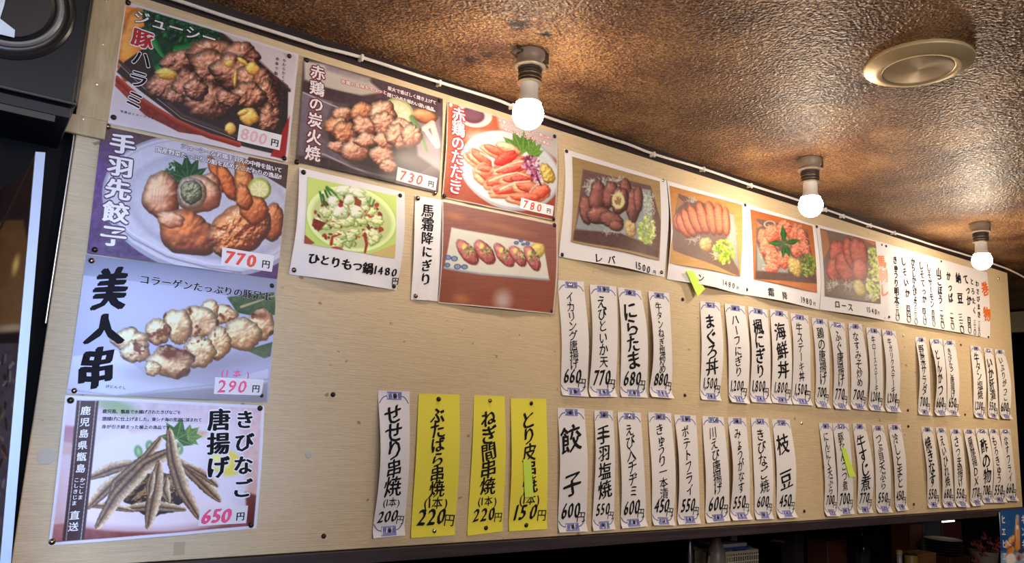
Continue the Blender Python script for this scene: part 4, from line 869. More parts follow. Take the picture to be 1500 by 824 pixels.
# ------------------------------------------------------------------ texts used
STRIPS = [
 # corners TL TR BR BL, words, price, row words, kind
 ([(816.5,410.2),(854.6,412.6),(858.3,580.8),(820,578.4)], 'イカリング唐揚げ', '660', 'U'),
 ([(862.6,416.5),(901.2,419.4),(900,580.8),(861.2,580.8)], 'えびといか天', '770', 'U'),
 ([(904.9,420.6),(938.8,425.5),(945.1,582),(906.8,580.8)], 'にらたま', '680', 'U'),
 ([(948.5,426.2),(978.9,429),(983.3,583.3),(950.5,580.8)], '牛タンねぎ塩炒め', '880', 'U'),
 ([(1024.9,440.3),(1053.7,443),(1054.2,586.5),(1025.4,584.8)], 'まぐろ丼', '1,500', 'U'),
 ([(1060.4,444.2),(1089.9,448.1),(1092.2,590.6),(1065.7,588.3)], 'ハーフにぎり', '1,200', 'U'),
 ([(1095.2,448.1),(1123.3,453.4),(1126.3,590),(1096.8,588.3)], '楓にぎり', '1,800', 'U'),
 ([(1126.8,452.3),(1152.2,455.7),(1157.9,591.8),(1129,589.5)], '海鮮丼', '1,800', 'U'),
 ([(1157.2,458),(1183.3,462),(1187.2,593.4),(1159,591.8)], '牛ステーキ丼', '1,500', 'U'),
 ([(1187.9,465),(1209.8,467.3),(1212,597),(1192.5,595.7)], '鶏の唐揚げ', '700', 'U'),
 ([(1213.7,469.4),(1236.6,472.9),(1240.9,599.5),(1218.7,598)], 'ふぐ唐揚げ', '770', 'U'),
 ([(1241.5,472.9),(1260.9,474.3),(1266.7,600.5),(1245.3,598)], 'なすみそ炒め', '700', 'U'),
 ([(1268,479),(1289,481),(1292,601.8),(1271.2,600.5)], '牛ロースステーキ', '1,200', 'U'),
 ([(1291,482),(1310.8,484.6),(1316.2,603.4),(1295.8,602.4)], '牛ガリクステーキ', '1,200', 'U'),
 ([(1340.4,493.3),(1355.4,493.6),(1362.5,608.3),(1343.8,606.6)], '野菜サラダ', '700', 'U'),
 ([(1360.8,496),(1378.6,496),(1385,607.8),(1366.7,608.3)], 'とんかつ', '660', 'U'),
 ([(1381.2,497.8),(1398.2,498.4),(1403.6,608.8),(1387,607.5)], 'きびなご唐揚げ', '650', 'U'),
 ([(1420.3,505.5),(1435.6,507.5),(1441,612.6),(1425.4,610.9)], '牛タン塩焼', '1,200', 'U'),
 ([(1440.3,509.2),(1452.6,510.6),(1461,613.4),(1446.6,610.9)], 'いか肝漬', '550', 'U'),
 ([(1456,511),(1470.4,512.3),(1478.9,613.4),(1463.6,612.6)], 'いぶりがっこ', '600', 'U'),
 ([(554,571.2),(599.9,572.8),(590.3,782.8),(543.5,786.9)], 'せせり串焼', '200', 'L1'),
 ([(612.7,576),(672.6,577.6),(664.6,782.8),(600.5,786.9)], 'ぶたばら串焼', '220', 'Y'),
 ([(694.4,578.6),(739,579.9),(735.1,777.3),(683.2,783.7)], 'ねぎ間串焼', '220', 'Y'),
 ([(747.3,583),(799.2,584),(799.9,774),(744,777.3)], 'とり皮串焼', '150', 'Y'),
 ([(816.6,596.6),(855.5,598.2),(856.9,777),(815.2,779)], '餃　子', '600', 'L'),
 ([(869.4,600.8),(896.7,600.8),(898.3,773.6),(866,776.3)], '手羽塩焼', '550', 'L'),
 ([(903.6,602.7),(937.5,604),(944.7,769.6),(907.3,772.8)], 'えび入チヂミ', '600', 'L'),
 ([(948.2,603.5),(981.6,604.6),(985.3,768.2),(953.5,768.2)], 'きゅうり一本漬', '450', 'L'),
 ([(986.9,606.7),(1018.4,608),(1024.3,765.6),(991.7,767.4)], 'ポテトフライ', '550', 'L'),
 ([(1027.5,608.8),(1059,610),(1066.5,761.6),(1032.3,764.8)], '川えび唐揚げ', '600', 'L'),
 ([(1065.7,610.7),(1092.4,611.5),(1097.7,759.4),(1068.4,761)], 'みょうがなす', '550', 'L'),
 ([(1098.5,611.5),(1123.9,612),(1129.8,758.9),(1104.4,759.4)], 'きびなご焼', '600', 'L'),
 ([(1130.6,613.4),(1156.5,614.2),(1163.7,756.2),(1137,757.6)], '枝　豆', '450', 'L'),
 ([(1198.2,618.7),(1217.3,619),(1225.5,754.7),(1206,754.7)], 'にんにく天ぷら', '700', 'L'),
 ([(1218.8,619),(1241.9,620),(1249.2,751.6),(1225.5,753.5)], '豚なんこつ煮', '700', 'L'),
 ([(1247.9,619.5),(1266.5,620),(1275.9,750.2),(1254.6,751)], '牛すじ煮', '770', 'L'),
 ([(1276.5,621.8),(1293.4,622.7),(1303.8,749.3),(1282.8,749.8)], 'つぶ貝天ぷら', '550', 'L'),
 ([(1299.8,621),(1318.3,621.3),(1326.2,745.6),(1309.8,747.4)], '冷しとまと', '450', 'L'),
 ([(1348.8,624.4),(1365.5,625),(1375.7,742.5),(1357.8,743.3)], '焼きなす', '550', 'L'),
 ([(1369.7,625.6),(1384.5,626),(1397.7,741.6),(1379.9,742.5)], 'えいひれ焼', '680', 'L'),
 ([(1391,627.8),(1406.6,627.8),(1416,742),(1398.6,740.8)], 'さつま揚げ', '550', 'L'),
 ([(1410,627.8),(1425.8,628.3),(1436.8,738.2),(1420.7,740.4)], '薩摩揚DX', '770', 'L'),
 ([(1428.3,626.6),(1446.2,628.3),(1451.3,735.3),(1437.2,735.7)], '酢の物', '700', 'L'),
 ([(1446.7,627),(1459.7,627.8),(1471.6,734.8),(1452,735.3)], 'もろきゅう', '550', 'L'),
 ([(1463.7,627.8),(1479,628.3),(1489,732.6),(1471.6,732.3)], 'なすフライ', '660', 'L'),
]
TEXTS = ''.join(s[1] for s in STRIPS) + '0123456789,円()本（）[]「」。!、.'
TEXTS += 'ジューシー豚ハラミ手羽先餃子ジューシーな若鶏手羽先の中骨を抜いて国産野菜たっぷりの餡を詰めたこだわりの逸品美人串コラーゲンたっぷりの豚足串びじんぐし鹿児島県甑島かごしまこしきじま直送きびなご唐揚げ鹿児島甑島で水揚げされたきびなごを唐揚げに仕上げました東シナ海の荒波に揉まれて身が引き締まった極上の逸品です'
TEXTS += '赤鶏の炭火焼赤鶏のたたき赤鶏の旨味をギュッと炭火で香ばしく焼き上げて閉じ込めた味わい深い逸品ひとりもつ鍋馬霜降にぎりレバタンロース霜降やわらかくてとてもジューシー。'
TEXTS += '巻物わさびまきとろたくてっか納豆かっぱ山ごぼうしそサーモンしそてっかからしかんぴょうしそいかきゅうり明太三四五二八〇馬刺しヒエヒエキンキン写真はイメージです赤身で脂肪が少なく歯ごたえ抜群'
load_glyphs(TEXTS)

ENGLISH = ['fried squid rings', 'shrimp and squid tempura', 'leek omelette', 'beef tongue with leek', 'tuna bowl', 'half sushi', 'maple sushi', 'seafood bowl', 'beef steak bowl', 'fried chicken', 'fried pufferfish', 'eggplant miso', 'beef loin steak', 'beef garlic steak', 'vegetable salad', 'pork cutlet', 'fried silver fish', 'salted beef tongue', 'squid liver', 'smoked pickles', 'chicken neck skewer', 'pork belly skewer', 'leek chicken skewer', 'chicken skin skewer', 'gyoza', 'salted wings', 'shrimp pancake', 'whole cucumber', 'potato fries', 'fried river shrimp', 'ginger eggplant', 'grilled silver fish', 'edamame', 'garlic tempura', 'stewed pork cartilage', 'stewed beef sinew', 'shellfish tempura', 'cold tomato', 'grilled eggplant', 'grilled ray fin', 'fried fish cake', 'deluxe fish cake', 'vinegared dish', 'miso cucumber', 'fried eggplant']
TACKS = []
def label_sheet(root, name, label, cat, group=None): tag(root, label, cat, group)

def price_tag(paper, root, pts, price, mat, kind_label, hsize=0.62, pen=MARKER, yen=INK):
    """little white price label stuck on the poster, hand-written number and printed yen sign"""
    tp = Paper(pts, gap=0.0009, base=paper)
    t = tp.sheet('price_label', PAPER, root, 8, 3)
    h = abs(np.linalg.norm(tp.c[0] - tp.c[3])); w = np.linalg.norm(tp.c[1] - tp.c[0])
    Lt = Lettering(tp); m = tp.uv2w(np.array([.05, .68, .74, .98]), np.array([.5, .5, .60, .60]))
    Lt.run(price, m[0], m[1], h * 1.0, mat, nib=pen, hand=.35, seed=int(pts[0][0]), shear=.12, sx=1.0, lift=.0003)
    Lt.run('円', m[2], m[3], h * .50, yen, nib=BOLD, lift=.0003)
    Lt.build('price_lettering', t)
    return t

def poster(corners, art, gap, fn, label, name='menu_poster', mat=None, res=1.15):
    p = Paper(corners, gap=gap, fn=fn); root = empty(name, p.base_loc())
    w = max(abs(corners[1][0] - corners[0][0]), 60); h = max(abs(corners[3][1] - corners[0][1]), 60)
    p.sheet('printed_sheet', mat or PRINT_GLOSS, root, int(w * res), int(h * res), art)
    tag(root, label, 'poster', 'photo menu posters on the board'); return p, root

# --- 1 pork skirt steak
p, r = poster(C1, art1(), .0012, curl(.003, .002, .001, .001), 'laminated poster of pork meat with garlic and kale on an iron plate')
Lt = Lettering(p); z = lambda x, y: (x / 3.296, y / 3.296)
Lt.px('ジューシー', z(640, 78), z(1045, 200), 21, INK_WHITE, nib=BOLD, outline=INK, ow=.06)
Lt.px('豚', z(695, 145), z(678, 240), 33, INK_RED, nib=BOLDER, vertical=True, outline=INK_WHITE, ow=.085)
Lt.px('ハラミ', z(690, 240), z(640, 535), 31, INK, nib=BOLD, vertical=True, outline=INK_WHITE, ow=.06)
Lt.px('やわらかくてとてもジューシー。', z(1372, 285), z(1350, 585), 5.5, INK_PURPLE, nib=BOLD, vertical=True)
Lt.px('赤身で脂肪が少なく歯ごたえ', z(1338, 275), z(1310, 580), 5.5, INK_WINE, nib=BOLD, vertical=True)
Lt.px('写真はイメージです', z(578, 538), z(742, 576), 4, INK, nib=BOLD)
Lt.build('lettering', r)
price_tag(p, r, [z(1152, 603), z(1357, 655), z(1346, 728), z(1142, 680)], '800', INK_PALE, '')
# --- 2 stuffed chicken wings
p, r = poster(C2, art2(), .0022, curl(.003, .004, .0, .001), 'purple poster of stuffed fried chicken wings on a pale plate')
Lt = Lettering(p); z = lambda x, y: (x / 3.296, 180 + y / 3.296)
Lt.px('手羽先餃子', z(596, 52), z(540, 605), 36, INK_WHITE, nib=BOLDER, vertical=True, outline=INK_PURPLE, ow=.10, sx=1.1)
Lt.px('ジューシーな若鶏手羽先の中骨を抜いて', z(872, 112), z(1358, 232), 8.5, INK_WHITE, nib=BOLD, outline=INK_PURPLE, ow=.10)
Lt.px('国産野菜たっぷりの餡を詰めたこだわりの逸品!!', z(748, 128), z(1356, 264), 8.5, INK_WHITE, nib=BOLD, outline=INK_PURPLE, ow=.10)
Lt.build('lettering', r)
price_tag(p, r, [z(1068, 602), z(1319, 642), z(1308, 720), z(1062, 686)], '770', INK_PRICE, '', pen=BOLDER)
# --- 3 grilled skewer
p, r = poster(C3, art3(), .0032, curl(.004, .006, .0, .002), 'pale blue-grey poster of grilled skewer pieces with black brush title')
Lt = Lettering(p); z = lambda x, y: (x / 3.296, 370 + y / 3.296)
Lt.px('美', z(548, 60), z(512, 300), 60, INK, nib=BRUSH_HUGE, vertical=True, hand=.6, seed=2, sx=.75, sy=1.15)
Lt.px('人', z(505, 300), z(498, 445), 52, INK, nib=BRUSH_HUGE, vertical=True, hand=.3, seed=3, sx=1.15)
Lt.px('串', z(480, 445), z(450, 665), 60, INK, nib=BRUSH_HUGE, vertical=True, hand=.6, seed=5, sx=.85, sy=1.15)
Lt.px('コラーゲンたっぷりの豚足串', z(668, 128), z(1305, 216), 14, INK, nib=BOLD, outline=INK_WHITE, ow=.035)
Lt.px('びじんぐし', z(505, 644), z(605, 652), 5, INK, nib=BOLD); Lt.px('(1本)', z(1055, 578), z(1205, 588), 13, INK_PINK, nib=BRUSH_FINE, hand=.4, seed=4); Lt.build('lettering', r)
price_tag(p, r, [z(1032, 600), z(1268, 612), z(1256, 688), z(1026, 680)], '290', INK_PINK, '')
# --- 4 fried silver-stripe fish
p, r = poster(C4, art4(), .0012, curl(.004, .005, .001, .005), 'poster of fried small fish stacked in a cone with a brown band')
Lt = Lettering(p); z = lambda x, y: (x / 3.296, 574 + y / 3.296)
Lt.px('鹿児島県甑島', z(415, 62), z(384, 395), 15, INK_WHITE, nib=BRUSH, vertical=True, hand=.2)
Lt.px('かごしま', z(398, 408), z(384, 520), 8, INK_WHITE, nib=BOLD, vertical=True); Lt.px('こしきじま', z(369, 408), z(355, 548), 8, INK_WHITE, nib=BOLD, vertical=True)
Lt.px('直送', z(362, 565), z(350, 676), 15, INK_WHITE, nib=BRUSH, vertical=True, hand=.2)
Lt.px('鹿児島、甑島で水揚げされたきびなごを', z(494, 92), z(872, 98), 6.2, INK, nib=BOLD); Lt.px('唐揚げに仕上げました。東シナ海の荒波に揉まれて', z(492, 128), z(972, 134), 6.2, INK, nib=BOLD); Lt.px('身が引き締まった極上の逸品です', z(488, 166), z(820, 170), 6.2, INK, nib=BOLD)
Lt.px('きびなご', z(1182, 78), z(1162, 520), 29, INK, nib=BOLDER, vertical=True, outline=INK_WHITE, ow=.09)
Lt.px('唐揚げ', z(1058, 78), z(1044, 420), 34, INK, nib=BOLDER, vertical=True, outline=INK_WHITE, ow=.09)
Lt.build('lettering', r)
price_tag(p, r, [z(962, 552), z(1193, 545), z(1184, 630), z(952, 643)], '650', INK_PINK, '', pen=BRUSH_FAT)
# --- 5 charcoal grilled chicken
p, r = poster(C5, art5(), .0022, curl(.003, .003, .001, .005), 'dark poster of steaming charcoal-grilled chicken chunks with lemon')
Lt = Lettering(p); z = lambda x, y: (440 + x / 4.338, 90 + y / 4.338)
Lt.px('赤鶏の炭火焼', z(108, 28), z(70, 640), 23, INK_WHITE, nib=BOLD, vertical=True, outline=INK_WINE, ow=.10)
Lt.px('赤鶏の旨味をギュッと', z(252, 130), z(545, 205), 6.5, INK_WHITE, nib=BOLD, outline=INK_RED, ow=.11); Lt.px('炭火で香ばしく焼き上げて', z(548, 172), z(858, 268), 6.5, INK_WHITE, nib=BOLD, outline=INK_WINE, ow=.09); Lt.px('閉じ込めた味わい深い逸品。', z(545, 214), z(865, 318), 6.5, INK_WHITE, nib=BOLD, outline=INK_WINE, ow=.09)
Lt.build('lettering', r)
price_tag(p, r, [z(610, 674), z(860, 745), z(852, 822), z(598, 758)], '730', INK_PRICE, '')
# --- 6 seared chicken
p, r = poster(C6, art6(), .0016, curl(.003, .002, .001, .005), 'orange poster of sliced seared chicken with green leaf and purple flowers')
Lt = Lettering(p); z = lambda x, y: (640 + x / 4.844, 150 + y / 4.844)
Lt.px('赤鶏のたたき', z(150, 44), z(122, 650), 21, INK_WHITE, nib=BOLD, vertical=True, outline=INK_RED, ow=.10)
Lt.px('赤鶏の旨味を', z(425, 128), z(600, 185), 5.5, INK_WHITE, nib=BOLD, outline=INK_RED, ow=.11); Lt.px('ギュッと閉じ込めた', z(640, 205), z(816, 262), 5.5, INK_WHITE, nib=BOLD, outline=INK_RED, ow=.11); Lt.px('味わい深いこだわりの逸品。', z(465, 190), z(818, 306), 5.5, INK_WHITE, nib=BOLD, outline=INK_RED, ow=.11)
Lt.build('lettering', r)
price_tag(p, r, [z(588, 678), z(818, 738), z(812, 808), z(578, 752)], '780', INK_PRICE, '')

def photo_sheet(C, I, art, gap, fn, fn2, label):
    p = Paper(C, gap=gap, fn=fn, wob=0.006, seed=int(C[0][0])); root = empty('menu_sheet', p.base_loc()); p.sheet('paper_sheet', PAPER, root, 44, 60)
    q = Paper(I, gap=0.0008, fn=fn2, base=p); w = int((I[1][0] - I[0][0]) * 1.3); h = int((I[3][1] - I[0][1]) * 1.3)
    q.sheet('glued_photo', PRINT_SATIN, root, w, h, art); tag(root, label, 'menu sheet', 'white menu sheets with glued photos'); return p, root
# --- 7 offal hotpot
p, r = photo_sheet(C7, I7, art7(), .0012, curl(.004, .010, .0, .012, 1.), None, 'white sheet with photo of a green offal hotpot, brushed 1480 yen')
Lt = Lettering(p); z = lambda x, y: (420 + x / 3.583, 230 + y / 3.583)
Lt.px('ひとりもつ鍋', z(104, 530), z(445, 592), 17, INK, nib=BRUSH_FAT, hand=.9, seed=3); Lt.px('1480', z(452, 590), z(572, 612), 17, INK, nib=BRUSH, hand=.6, seed=5, shear=.1); Lt.px('円', z(548, 650), z(578, 654), 11, INK, nib=BRUSH, hand=.4, seed=2); Lt.build('lettering', r)
# --- 8a narrow title sheet, 8b horse sushi photo
p = Paper(C8a, gap=.0012, fn=curl(.003, .003, 0, .003), wob=.01, seed=3); r = empty('title_sheet', p.base_loc()); p.sheet('paper_sheet', PAPER, r, 8, 24)
Lt = Lettering(p); z = lambda x, y: (420 + x / 3.583, 230 + y / 3.583); Lt.px('馬霜降にぎり', z(738, 250), z(722, 680), 17.5, INK, nib=BRUSH, vertical=True, hand=.8, seed=8); Lt.build('lettering', r)
tag(r, 'narrow white sheet brushed 馬霜降にぎり left of the nigiri photo', 'menu sheet')
p, r = poster(C8, art8(), .0024, curl(.004, .006, .001, .007), 'large photo of five marbled nigiri on a blue-patterned plate', 'photo_print', PRINT_SATIN)
# --- 9 to 12 sashimi sheets
SH = [(C9, I9, art9, 'レバ', (208, 585), (322, 604), '1500', (412, 622), (498, 645), '円', (505, 652), (530, 660), 15, (800, 200, 3.297), 'white sheet with liver sashimi photo, lettered レバ 1500円', INK),
      (C10, I10, art10, 'タン', (665, 665), (745, 692), '1480', (835, 705), (905, 722), '円', (905, 728), (928, 736), 12, (800, 200, 3.297), 'white sheet with orange fan of tongue slices, priced 1480円', INK),
      (C11, I11, art11, '霜　降', (195, 500), (305, 530), '1980', (372, 540), (432, 556), '円', (432, 560), (452, 566), 13, (1060, 280, 3.409), 'white sheet with marbled red meat photo and leaf, lettered 霜降 1980円', INK),
      (C12, I12, art12, 'ロース', (535, 562), (628, 585), '1540', (695, 590), (752, 604), '円', (750, 606), (768, 612), 12, (1060, 280, 3.409), 'white sheet with deep pink loin slices photo, lettered ロース 1540円', INK)]
for k, (C, I, af, t1, a1, b1, t2, a2, b2, t3, a3, b3, hh, T, lab, ink) in enumerate(SH):
    p, r = photo_sheet(C, I, af(), .0012 + .0012 * (k % 2), curl(.004, .014, .001, .010, k * 1.3, .0016, 1.4), (lambda a, b: .0035 * np.clip(b, 0, 1) ** 5 * np.sin(np.pi * np.clip(a * .9 + .05, 0, 1))), lab)
    z = lambda q: (T[0] + q[0] / T[2], T[1] + q[1] / T[2])
    Lt = Lettering(p); Lt.px(t1, z(a1), z(b1), hh, INK, nib=BRUSH, hand=.5, seed=k + 3); Lt.px(t2, z(a2), z(b2), hh * .95, INK, nib=BRUSH_FINE, hand=.4, seed=k); Lt.px(t3, z(a3), z(b3), hh * .45, INK, nib=BRUSH_FINE, hand=.3)
    if k == 3: Lt.px('馬刺し', (1287, 373), (1290.5, 436), 11, INK_ORANGE, nib=BRUSH_FAT, vertical=True, hand=.5, seed=4)
    Lt.build('lettering', r)
# --- 13 roll list
p = Paper(C13, gap=.0012, fn=curl(.004, .010, .002, .006, 2.0, .0016, 2.0), wob=.004, seed=9); r = empty('roll_menu_sheet', p.base_loc()); p.sheet('paper_sheet', PAPER, r, 60, 60)
Lt = Lettering(p); z = lambda x, y: (1290 + x / 5.494, 350 + y / 5.494)
for (t, a, b, pr, c, d, h) in [('きゅうり明太', (105, 138), (118, 520), '三八〇', (120, 528), (128, 655), 6.8), ('しそいか', (170, 140), (205, 480), '四四〇', (205, 535), (210, 670), 7), ('からしかんぴょう', (250, 160), (260, 545), '三三〇', (258, 552), (262, 690), 5.8), ('しそてっか', (312, 180), (332, 520), '四八〇', (325, 558), (332, 690), 6.6), ('しそサーモン', (370, 205), (395, 555), '四四〇', (398, 570), (405, 705), 5.8), ('山ごぼう', (450, 235), (465, 525), '二五〇', (470, 570), (476, 720), 7), ('かっぱ', (530, 250), (552, 525), '二五〇', (552, 595), (555, 725), 7), ('納　豆', (612, 262), (628, 530), '三三〇', (622, 605), (630, 755), 8), ('てっか', (670, 280), (700, 540), '四四〇', (690, 632), (696, 755), 7), ('とろたく', (722, 305), (738, 615), '三三〇', (738, 650), (742, 772), 5), ('わさびまき', (762, 330), (776, 640), '三五〇', (776, 655), (782, 790), 4.6)]:
    Lt.px(t, z(*a), z(*b), h, INK, nib=BRUSH_FAT, vertical=True, hand=.6, seed=int(a[0])); Lt.px(pr, z(*c), z(*d), h * .8, INK, nib=BRUSH, vertical=True, hand=.5, seed=int(b[0]))
Lt.px('巻', z(818, 345), z(832, 462), 9.5, INK_ORANGE, nib=BRUSH_FAT, vertical=True, hand=.5, seed=2); Lt.px('物', z(835, 565), z(843, 645), 10, INK_ORANGE, nib=BRUSH_FAT, vertical=True, hand=.5, seed=3)
Lt.build('lettering', r); tag(r, 'long white sheet of vertical sushi roll prices under the farthest bulb', 'menu sheet')

# ------------------------------------------------------------------ the price strips
def strip(C, words, price, kind, k):
    rnd = random.Random(k * 7 + 1); yellow = kind == 'Y'
    A, E, c, end = rnd.uniform(.004, .010), rnd.uniform(.0005, .0030), rnd.uniform(-.6, .6), rnd.uniform(.005, .011)
    if kind == 'L1': A, c = .012, -.45
    if yellow: A, E, end = .004, .0008, .002
    gap = .0008 + (.0012 if k % 2 else 0)
    p = Paper(C, gap=gap, fn=strip_curl(A, E, c, end, rnd.uniform(0, 6)), wob=0.0 if yellow else .012, seed=k)
    p.wob_all = True
    root = empty('menu_strip', p.base_loc()); p.sheet('paper_sheet', PAPER_YELLOW if yellow else PAPER_CREAM, root, 10, 64)
    w = np.linalg.norm(p.uv2w([.5], [.5]) * 0 + p.uv2w([1.], [.5]) - p.uv2w([0.], [.5])); H = np.linalg.norm(p.uv2w([.5], [1.]) - p.uv2w([.5], [0.]))
    Lt = Lettering(p); n = len(words)
    skew = rnd.uniform(-.03, .03)
    if kind in ('Y', 'L1'):
        t0, t1 = .105, .725
        m = p.uv2w(np.array([.46, .52, .24, .80, .12, .78, .74, .97]), np.array([t0, t1, .765, .775, .862, .862, .890, .898]))
        Lt.run(words, m[0], m[1], min(w * .62, H * (t1 - t0) / n * 1.14), INK, nib=BRUSH, vertical=True, hand=.8, seed=k)
        Lt.run('(1本)', m[2], m[3], w * .26, INK, nib=BRUSH_FINE, hand=.5, seed=k); Lt.run(price, m[4], m[5], w * .37, INK, nib=BRUSH, hand=.4, shear=.25, seed=k, sx=1.0, sy=1.15); Lt.run('円', m[6], m[7], w * .26, INK, nib=BRUSH_FINE, hand=.2, seed=k)
    else:
        t0 = .105 + (.03 if n < 5 else 0); t1 = .775 if n > 6 else .745
        size = min(w * .66, H * (t1 - t0) / n * 1.12)
        if '　' in words: size = w * .74
        m = p.uv2w(np.array([.42 + skew, .52 + skew, .12, .80, .70, .93]), np.array([t0, t1, .832, .824, .882, .888]))
        Lt.run(words, m[0], m[1], size, INK, nib=BRUSH_FINE if n > 4 else BRUSH, vertical=True, hand=.8, seed=k)
        Lt.run(price, m[2], m[3], w * (.40 if len(price) < 4 else .285), INK, nib=BRUSH, hand=.35, shear=.2, seed=k, sx=1.0, sy=1.4 if len(price) < 4 else 1.75)
        Lt.run('円', m[4], m[5], w * .30, INK, nib=BRUSH_FINE, hand=.3, seed=k)
    Lt.build('lettering', root)
    if not yellow:      # blue pattern blocks with the curved lines beside them, top and bottom
        B = Lettering(p)
        for (b0, b1, s) in ((.006, .064, 1), (.994, .930, -1)):
            q = p.uv2w(np.array([.27, .74, .74, .27]), np.array([b0, b0, b1, b1])); B.poly(q, INK_BLUE, px=False, lift=.0003)
            for i in range(9):
                u = .29 + .05 * i; a = p.uv2w(np.array([u, u + .02]), np.array([b0 + (b1 - b0) * rnd.uniform(.05, .6), b0 + (b1 - b0) * rnd.uniform(.6, .95)])); B.stroke(a, w * .028, INK_DARKBLUE if i % 3 else INK_WHITE, lift=.0005)
            t = np.linspace(0, 1, 9); d = .050 * s
            B.stroke(p.uv2w(.27 - .24 * t, b0 + (b1 - b0) * .55 + d * t ** 2.2), w * .028, INK_DARKBLUE); B.stroke(p.uv2w(.74 + .22 * t, b0 + (b1 - b0) * .55 + d * t ** 2.2), w * .028, INK_DARKBLUE)
        B.build('printed_border', root)
    col = 'yellow' if yellow else 'white'
    row = 'upper row' if kind == 'U' else 'lower row'
    wd_ = words.replace('　', '')
    en = ENGLISH[k]; tag(root, f'{col} paper strip for {en}, brushed {wd_} {price}円, in the {row}', 'menu strip', 'price strips pinned to the board')
    for (b, where) in ((.036, 'top'), (.962, 'bottom')):
        u = rnd.uniform(.44, .56); P = p.uv2w([u], [b])[0]; TACKS.append((P, f'{rnd.choice(["dark"])} thumbtack at the {where} of the {en} strip {wd_}', rnd.random(), p.gap))
    return p
SP = [strip(*s, k) for k, s in enumerate(STRIPS)]

# green sticky notes
def note(pts, label, base=None, gap=.002, tip=None):
    p = Paper(pts, gap=gap, fn=(lambda a, b: .0035 * np.clip(b, 0, 1) ** 2), base=base); o = p.sheet('sticky_note', NOTE_GREEN, None, 4, 12)
    tag(o, label, 'sticky note', 'green sticky notes')
note([(999, 397), (1009, 397.5), (1025, 423.5), (1014, 435)], 'green sticky note hanging over the lettering of the tongue photo sheet', gap=.0150)
note([(762.4, 672), (774, 672), (777.4, 726.5), (764.6, 727)], 'green sticky note on the とり皮串焼 yellow strip', SP[23])
note([(1229, 655), (1236, 656), (1248, 697), (1239.5, 698)], 'yellow-green sticky note on the 豚なんこつ煮 strip', SP[34])

# ------------------------------------------------------------------ thumbtacks
TK = [pmat('dark_tack', (0.035, 0.022, 0.016), 0.3, 0.5), pmat('bronze_tack', (0.28, 0.20, 0.14), 0.25, 1.0), pmat('silver_tack', (0.7, 0.68, 0.66), 0.2, 1.0), pmat('pearl_tack', (0.8, 0.76, 0.66), 0.25)]
def tack_mesh(mat, name):
    b = MB(); b.lathe((0, 0, 0), [(.0008, -.0030), (.0020, -.0027), (.0033, -.0018), (.0041, -.0008), (.0043, 0.0), (.0036, .0004)], 'y', 14)
    b.lathe((0, 0, 0), [(.0006, .0003), (.0005, .0018)], 'y', 6)
    o = b.build('thumbtack', mat, smooth=True); me = o.data; bpy.data.objects.remove(o); return me
TM = [tack_mesh(m, 't') for m in TK]
LOOSE = [((187, 5), 'at the top left of the pork poster', 0), ((423, 83), 'at the top right of the pork poster', 0), ((166, 172.5), 'at the bottom left of the pork poster', 0), ((415.6, 232.5), 'at the bottom right of the pork poster', 0),
 ((157.5, 186), 'at the top left of the chicken wing poster', 1), ((138.6, 366), 'at the bottom left of the chicken wing poster', 0), ((133.5, 382), 'at the top left of the skewer poster', 1), ((397.5, 418.5), 'at the top right of the skewer poster', 0),
 ((108.3, 571.8), 'at the bottom left of the skewer poster', 1), ((381.7, 578.7), 'at the bottom right of the skewer poster', 0), ((103, 586), 'at the top left of the fish poster', 0), ((380, 597.5), 'at the top right of the fish poster', 0), ((76, 792.4), 'at the bottom left of the fish poster', 1), ((367, 768), 'at the bottom right of the fish poster', 0),
 ((448.5, 89), 'at the top left of the charcoal chicken poster', 0), ((642.8, 148.4), 'at the top right of the charcoal chicken poster', 0), ((434, 237.8), 'at the bottom left of the charcoal chicken poster', 0), ((636.3, 283), 'at the bottom right of the charcoal chicken poster', 1),
 ((658.7, 154.3), 'at the top left of the seared chicken poster', 3), ((811, 200.2), 'at the top right of the seared chicken poster', 0), ((649.5, 287.5), 'at the bottom left of the seared chicken poster', 0), ((809.3, 321), 'at the bottom right of the seared chicken poster', 0),
 ((443.7, 252.9), 'at the top left of the hotpot sheet', 0), ((585.2, 286.7), 'at the top right of the hotpot sheet', 0), ((429.8, 395.5), 'at the bottom left of the hotpot sheet', 1), ((575.7, 419.2), 'at the bottom right of the hotpot sheet', 0),
 ((611, 290.8), 'at the top of the narrow 馬霜降にぎり sheet', 1), ((607.8, 433.3), 'at the bottom of the narrow 馬霜降にぎり sheet', 1), ((810.7, 329.9), 'at the top right of the nigiri photo', 0), ((806, 455.5), 'at the bottom right of the nigiri photo', 0),
 ((828.5, 222), 'at the top left of the liver sheet', 0), ((969.9, 264.6), 'at the top right of the liver sheet', 2), ((822, 373), 'at the bottom left of the liver sheet', 0), ((967.7, 398.7), 'at the bottom right of the liver sheet', 1),
 ((1090, 300.5), 'between the tops of the tongue and marbled meat sheets', 0), ((1092.3, 424), 'between the bottoms of the tongue and marbled meat sheets', 0), ((1194.8, 332), 'at the top left of the loin sheet', 0), ((1197.8, 445.5), 'at the bottom left of the loin sheet', 0), ((1290, 358.8), 'at the top right of the loin sheet', 1), ((1293.3, 465.4), 'at the bottom right of the loin sheet', 1),
 ((1296.5, 360.5), 'at the top left of the roll price sheet', 0), ((1376.8, 382.8), 'at the top middle of the roll price sheet', 0), ((1301, 464), 'at the bottom left of the roll price sheet', 0), ((1381, 482), 'at the bottom middle of the roll price sheet', 0), ((1446.5, 493.3), 'at the bottom right of the roll price sheet', 0)]
